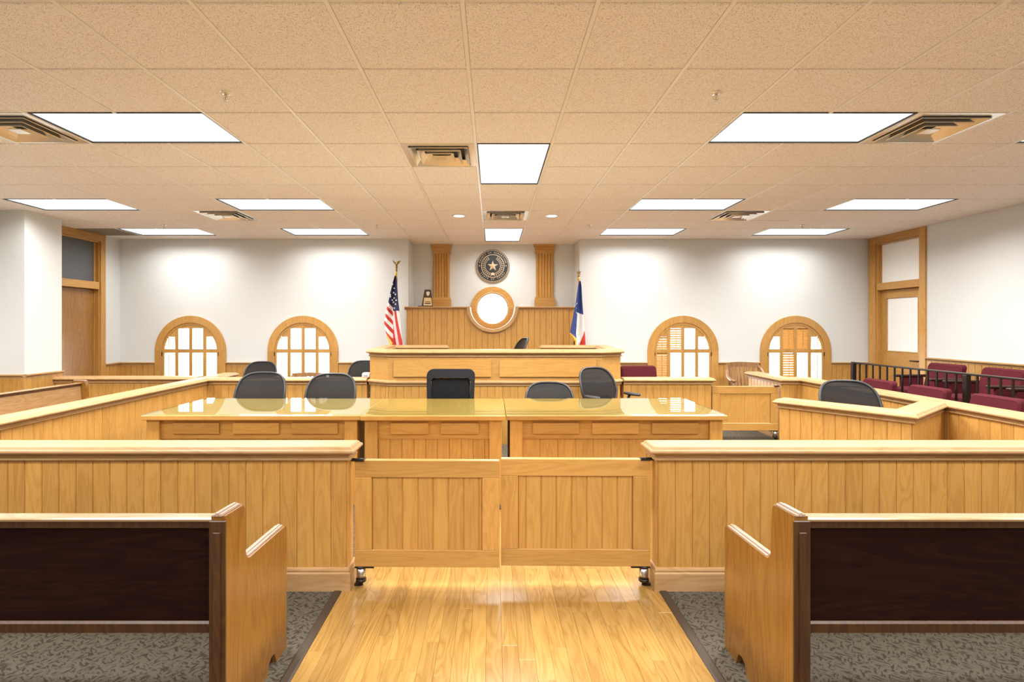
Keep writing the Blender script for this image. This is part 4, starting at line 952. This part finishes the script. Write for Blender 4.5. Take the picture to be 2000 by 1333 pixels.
# ================================================================== FLAGS, SEAL, SMALL THINGS
def flag_pole(name, label, x, y, top, eagle):
    t = thing(name, label, 'flag', (x, y, 0))
    m = MB(); m.lathe([(.17, 0), (.17, .012), (.13, .03), (.05, .05), (.03, .09), (.022, .14)], n=24); m.build('base', 'brass', t)
    m = MB(); m.tube([(0, 0, .1), (0, 0, top-.16)], .0125, 10); m.build('pole', wood('pole_oak_'+name, (0.2, .09, .02), (.3, .15, .04), (.38, .2, .06)), t)
    m = MB()
    if eagle:
        m.lathe([(.014, top-.18), (.018, top-.16), (.01, top-.14), (.02, top-.12), (.022, top-.11), (.006, top-.095)], n=10)
        m.tube([(0, 0, top-.10), (.0, 0, top-.075), (.012, 0, top-.05), (.018, 0, top-.03), (.035, 0, top-.02)], [.01, .019, .018, .011, .004], 8)
        for s_ in (-1, 1):
            m.add([(0, 0, top-.075), (0, 0, top-.045), (s_*.03, .004, top-.03), (s_*.062, .008, top+.005), (s_*.06, .006, top-.02), (s_*.035, .004, top-.06), (0, .012, top-.06), (s_*.035, .014, top-.045)],
                  [(0, 1, 2, 5), (5, 2, 3, 4), (6, 7, 2, 1), (0, 5, 7, 6), (7, 4, 3, 2), (7, 5, 4)])
    else:
        m.lathe([(.014, top-.18), (.02, top-.16), (.012, top-.13), (.022, top-.10), (.022, top-.085), (.008, top-.075)], n=10)
        P = [(.045*(1 if i % 2 == 0 else .42)*math.sin(PI*i/5), top-.045+.045*(1 if i % 2 == 0 else .42)*math.cos(PI*i/5)) for i in range(10)]; m.prism(P, 'Y', -.006, .006)
    m.build('finial', 'brass', t)
    return t
def star5(mb, c, r, nrm_y, tilt=0, mi=0):
    P = [(c[0]+r*(1 if i % 2 == 0 else .4)*math.sin(PI*i/5+tilt), c[2]+r*(1 if i % 2 == 0 else .4)*math.cos(PI*i/5+tilt)) for i in range(10)]
    mb.prism(P, 'Y', c[1]-.0025, c[1]+.0015, mi)
def draped(t, rows, colour, mats, depth, name='cloth', n=72):
    """cloth hanging in folds: rows = [(z, xleft, xright)], colour(s, z, x) -> material index"""
    m = MB(); V = []; Z = []; K = 150
    zt, zb = rows[0][0], rows[-1][0]
    def edge(z):
        for (za, a0, a1), (zb_, b0, b1) in zip(rows, rows[1:]):
            if za >= z >= zb_:
                k = (za-z)/(za-zb_); return a0+(b0-a0)*k, a1+(b1-a1)*k
        return rows[-1][1:]
    for j in range(K+1):
        z = zt+(zb-zt)*j/K; x0, x1 = edge(z); Z.append(z)
        for i in range(n+1):
            s = i/n; V.append((x0+(x1-x0)*s, depth(s, (zt-z)/(zt-zb)), z))
    nv = (n+1)*(K+1); V2 = V+[(x, y+.006, z) for x, y, z in V]
    F = []; MI = []
    for j in range(K):
        for i in range(n):
            a = j*(n+1)+i; s = (i+.5)/n; z = (Z[j]+Z[j+1])/2; x = (V[a][0]+V[a+1][0])/2; mi = colour(s, z, x)
            for q in ((a, a+1, a+n+2, a+n+1), (nv+a, nv+a+n+1, nv+a+n+2, nv+a+1)): F.append(q); MI.append(mi)
    for q, mi in zip(F, MI): pass
    o = len(m.v); m.v += V2
    for q, mi in zip(F, MI): m.f.append(list(q)); m.m.append(mi); m.sm.append(True)
    return m.build(name, mats, t), edge
fz = lambda p, Y=8.45: 1.5-(p-637)*Y/1028
fx = lambda p, c, Y=8.45: (p-c)*Y/1028
# national flag
t = flag_pole('national_flag', 'red, white and blue striped flag with stars on a pole topped by an eagle', KX(774, 8.45), 8.47, fz(508), True)
rows = [(fz(540), fx(772.5, 774), fx(775.5, 774)), (fz(552), fx(769, 774), fx(777, 774)), (fz(575), fx(763.5, 774), fx(778.5, 774)), (fz(590), fx(760.5, 774), fx(779.5, 774)), (fz(600), fx(758, 774), fx(781, 774)), (fz(630), fx(752.5, 774), fx(784, 774)), (fz(655), fx(757, 774), fx(786, 774)), (fz(673), fx(764, 774), fx(788, 774)), (fz(700), fx(767, 774), fx(790, 774)), (fz(722), fx(769, 774), fx(789, 774))]
dep = lambda s, v: -.09-(.02+.10*v)*(.5-.5*math.cos(2*PI*s*1.0))*0 - (.012+.06*v)*math.sin(s*2*PI*1.35+.6)*1.0
def uscol(s, z, x):
    p = 637+(1.5-z)*1028/8.45; q = 774+x*1028/8.45                       # measured on the cloth's front
    if q < 768.5:                                                         # left fold: stripes slope down to the right
        if p < 590+(q-760)*1.3: return 2
        lim = 640+(q-753)*1.6
        if p > lim+5: return 3
        k = int((p-(591+(q-760)*1.25))//8.6); return 0 if k % 2 else 1
    if p < 608: return 2
    k = (q-(768.5+(p-608)*.02))/(1+(p-608)*.006)                          # right fold: stripes run down
    k -= (p-608)*.095
    return 1 if (int((k+60)//5.2) % 2) else 0
cl, ed = draped(t, rows, uscol, ['fred', 'fwhite', 'fblue', 'gold'], dep)
m = MB()
for (pq, pp) in ((771, 564), (768.5, 556.5), (764.5, 577), (770, 572.5), (774.5, 576), (764.5, 580.5), (771.3, 583), (769.5, 591), (774.8, 595), (771.8, 602.5), (776, 587.5), (767.3, 587)):
    z = fz(pp); x = fx(pq, 774); a, b = ed(z); s = (x-a)/(b-a); v = (rows[0][0]-z)/(rows[0][0]-rows[-1][0]); star5(m, (x, dep(s, v)-.006, z), .0195, 0)
m.build('stars', 'fwhite', cl)['kind'] = 'stuff'
m = MB(); m.tube([(0, -.02, fz(530)), (-.012, -.03, fz(538)), (-.014, -.035, fz(548))], .009, 6); m.tube([(.01, -.02, fz(531)), (.013, -.03, fz(540)), (.018, -.035, fz(549))], .006, 6); m.build('tassel_cord', 'gold', t)
# state flag
t = flag_pole('state_flag', 'blue, white and red flag with gold fringe on a pole topped by a star', KX(1131, 8.45), 8.47, fz(527), False)
rows = [(fz(550), fx(1130, 1131), fx(1132.5, 1131)), (fz(560), fx(1127.5, 1131), fx(1134, 1131)), (fz(590), fx(1123.5, 1131), fx(1135.5, 1131)), (fz(612), fx(1119, 1131), fx(1137, 1131)), (fz(640), fx(1113.5, 1131), fx(1138.8, 1131)), (fz(652), fx(1111, 1131), fx(1140, 1131)), (fz(668), fx(1121, 1131), fx(1141, 1131)), (fz(690), fx(1122, 1131), fx(1142, 1131)), (fz(715), fx(1123, 1131), fx(1142, 1131))]
dep2 = lambda s, v: -.09-(.01+.06*v)*math.sin(s*2*PI*1.2+.4)
def txcol(s, z, x):
    p = 637+(1.5-z)*1028/8.45; q = 1131+x*1028/8.45
    if q < 1126.5-(p-612)*.05: 
        if p > 649+(q-1111)*1.0: return 3
        return 2
    if p < 611+(q-1127)*.45: return 2
    if q > 1141-(p-640)*.29 and p > 630: return 0
    return 1
cl, ed = draped(t, rows, txcol, ['fred', 'fwhite', 'tblue', 'gold'], dep2)
m = MB(); pts = [(1125.5, 593), (1121, 598.5), (1124.6, 603), (1124, 610), (1119.5, 616.5), (1125.5, 613.5), (1126.5, 612)]
V = []
for pq, pp in pts:
    z = fz(pp); x = fx(pq, 1131); a, b = ed(z); V.append((x, dep2((x-a)/(b-a), (rows[0][0]-z)/(rows[0][0]-rows[-1][0]))-.004, z))
m.add(V, [(3, 4, 5, 6)]); m.tube(V[:3], .005, 5); m.build('lone_star', 'fwhite', cl)
m = MB(); m.tube([(0, -.016, fz(541)), (-.004, -.02, fz(550))], .012, 6); m.build('tassel_cord', 'gold', t)
# ---- county seal
SY, SZ, SR = YA-.004, 1.5+117*9.37/1028, .298
t = thing('county_seal', 'round black and gold county seal on the wall above the round window', 'seal', (0.004, SY, SZ))
def disc(r, y0, y1, n=56): q = MB(); q.prism([(r*math.cos(2*PI*i/n), r*math.sin(2*PI*i/n)) for i in range(n)], 'Y', y0, y1); return q
disc(SR, -.02, 0).build('disc', 'sealblack', t)
def ringm(r0, r1, y0, y1, n=56): q = MB(); strip_ring(q, 0, 0, r0, r1, 0, 2*PI, y0, y1, n); return q
ringm(SR-.004, SR, -.026, -.02).build('rim', 'sealgold', t); ringm(.197, .207, -.026, -.02).build('inner_ring', 'sealgold', t)
q = MB()
for i in range(64):
    a = 2*PI*i/64; c_, s_ = math.cos(a), math.sin(a); P = [(c_*r-s_*d, s_*r+c_*d) for r, d in ((.270, -.0075), (.286, -.0075), (.286, .0075), (.270, .0075))]; q.prism(P, 'Y', -.025, -.02)
q.build('bead_border', 'sealgold', t)['kind'] = 'stuff'
q = MB(); r = .098
for i in range(10):
    a0, a1 = PI*i/5, PI*(i+1)/5; r0, r1 = (r, r*.4) if i % 2 == 0 else (r*.4, r)
    z0 = .0; A, B = (r0*math.sin(a0), -.022, r0*math.cos(a0)), (r1*math.sin(a1), -.022, r1*math.cos(a1)); q.add([(0, -.042, 0), A, B], [(0, 1, 2)])
q.build('star', 'sealgold', t)
q = MB()
for s_ in (-1, 1):
    for i in range(13):
        a = math.radians(-78+i*11.5)
        for off, rr, ln in ((-.5, .134, .024), (.5, .156, .028), (0, .176, .022)):
            cx_, cz_ = s_*rr*math.cos(a), rr*math.sin(a); d = a+PI/2+off*.9; dx, dz = s_*math.cos(d), math.sin(d); nx, nz = -dz, dx
            q.prism([(cx_-dx*ln*.5, cz_-dz*ln*.5), (cx_+nx*.007, cz_+nz*.007), (cx_+dx*ln*.5, cz_+dz*ln*.5), (cx_-nx*.007, cz_-nz*.007)], 'Y', -.03, -.02)
    star_pts = [(s_*.237+.016*(1 if i % 2 == 0 else .42)*math.sin(PI*i/5), .004+.016*(1 if i % 2 == 0 else .42)*math.cos(PI*i/5)) for i in range(10)]; q.prism(star_pts, 'Y', -.026, -.02)
q.prism([(-.025, -.165), (.025, -.165), (.03, -.135), (.012, -.118), (-.012, -.118), (-.03, -.135)], 'Y', -.03, -.02)
q.build('wreath', 'sealgold', t)['kind'] = 'stuff'
def ring_text(text, radius, a_mid, step, size, inward):
    q = MB(); n = len(text); dg = None
    for i, ch in enumerate(text):
        if ch == ' ': continue
        a = a_mid+(i-(n-1)/2)*step*(-1 if not inward else 1)
        cu = bpy.data.curves.new('glyph', 'FONT'); cu.body = ch; cu.size = size; cu.extrude = .002; cu.align_x = 'CENTER'; cu.align_y = 'CENTER'; cu.resolution_u = 2
        ob = bpy.data.objects.new('glyph', cu); COL.objects.link(ob); bpy.context.view_layer.update()
        me = bpy.data.meshes.new_from_object(ob.evaluated_get(bpy.context.evaluated_depsgraph_get()))
        rot = a-PI/2 if not inward else a+PI/2
        mat = Matrix.Translation((radius*math.cos(a), -.023, radius*math.sin(a))) @ Matrix.Rotation(-rot, 4, 'Y') @ Matrix.Rotation(PI/2, 4, 'X')
        q.add([mat @ v.co for v in me.vertices], [tuple(p.vertices) for p in me.polygons])
        bpy.data.objects.remove(ob); bpy.data.curves.remove(cu); bpy.data.meshes.remove(me)
    return q
q = ring_text('COUNTY OF ROBERTSON', .239, PI/2, math.radians(8.2), .04, False); q2 = ring_text('STATE OF TEXAS', .238, -PI/2, math.radians(9), .042, True); q.add(q2.v, q2.f); q.build('lettering', 'sealgold', t)
# ---- award on the shelf
t = thing('award_plaque', 'dark tapered award plaque with brass plate on the shelf left of the round window', 'plaque', (KX(834.5, 8.86), 8.86, BZ), math.radians(3))
az = lambda p: (600.5-p)*8.86/1028
m = MB(); m.bbox((-.15, -.07, 0), (.10, .06, .016), .003); m.build('base', 'awardwood', t)
def tilt(y, z): return y+.12*z
def slab(name, mat, P, y0, y1):
    m = MB(); n = len(P); m.add([(x, y0+.12*z, z) for x, z in P]+[(x, y1+.12*z, z) for x, z in P], [tuple(range(n)), tuple(range(2*n-1, n-1, -1))]+[(i, (i+1) % n, n+(i+1) % n, n+i) for i in range(n)]); return m.build(name, mat, t)
slab('plaque_body', 'awardwood', [(-.094, .012), (.094, .012), (.06, .292), (-.046, .292)], -.03, 0)
pl = slab('plate', 'plate', [(-.062, .022), (.083, .022), (.066, .155), (-.05, .155)], -.034, -.03)
for z0, z1 in ((.05, .068), (.082, .092)): slab('engraved_line', 'awardwood', [(-.04, z0), (.06, z0), (.058, z1), (-.038, z1)], -.0355, -.034)
slab('shield_emblem', 'vent', [(.012, .18), (.034, .20), (.044, .235), (.036, .258), (.022, .26), (.014, .252), (.004, .26), (-.01, .258), (-.018, .235), (-.008, .2)], -.036, -.03)
# ---- small white box on the railing beside the bench
t = thing('white_phone_box', 'small white box standing on the railing at the left end of the judge\'s bench', 'box', (KX(716, 6.95), 6.95, RH))
m = MB(); m.bbox((-.05, -.045, 0), (.045, .045, .064), .012); m.build('body', 'plastic', t)
m = MB(); m.bbox((-.03, -.047, .015), (.025, -.0455, .036), .0005); m.build('front_label', 'vent', t)
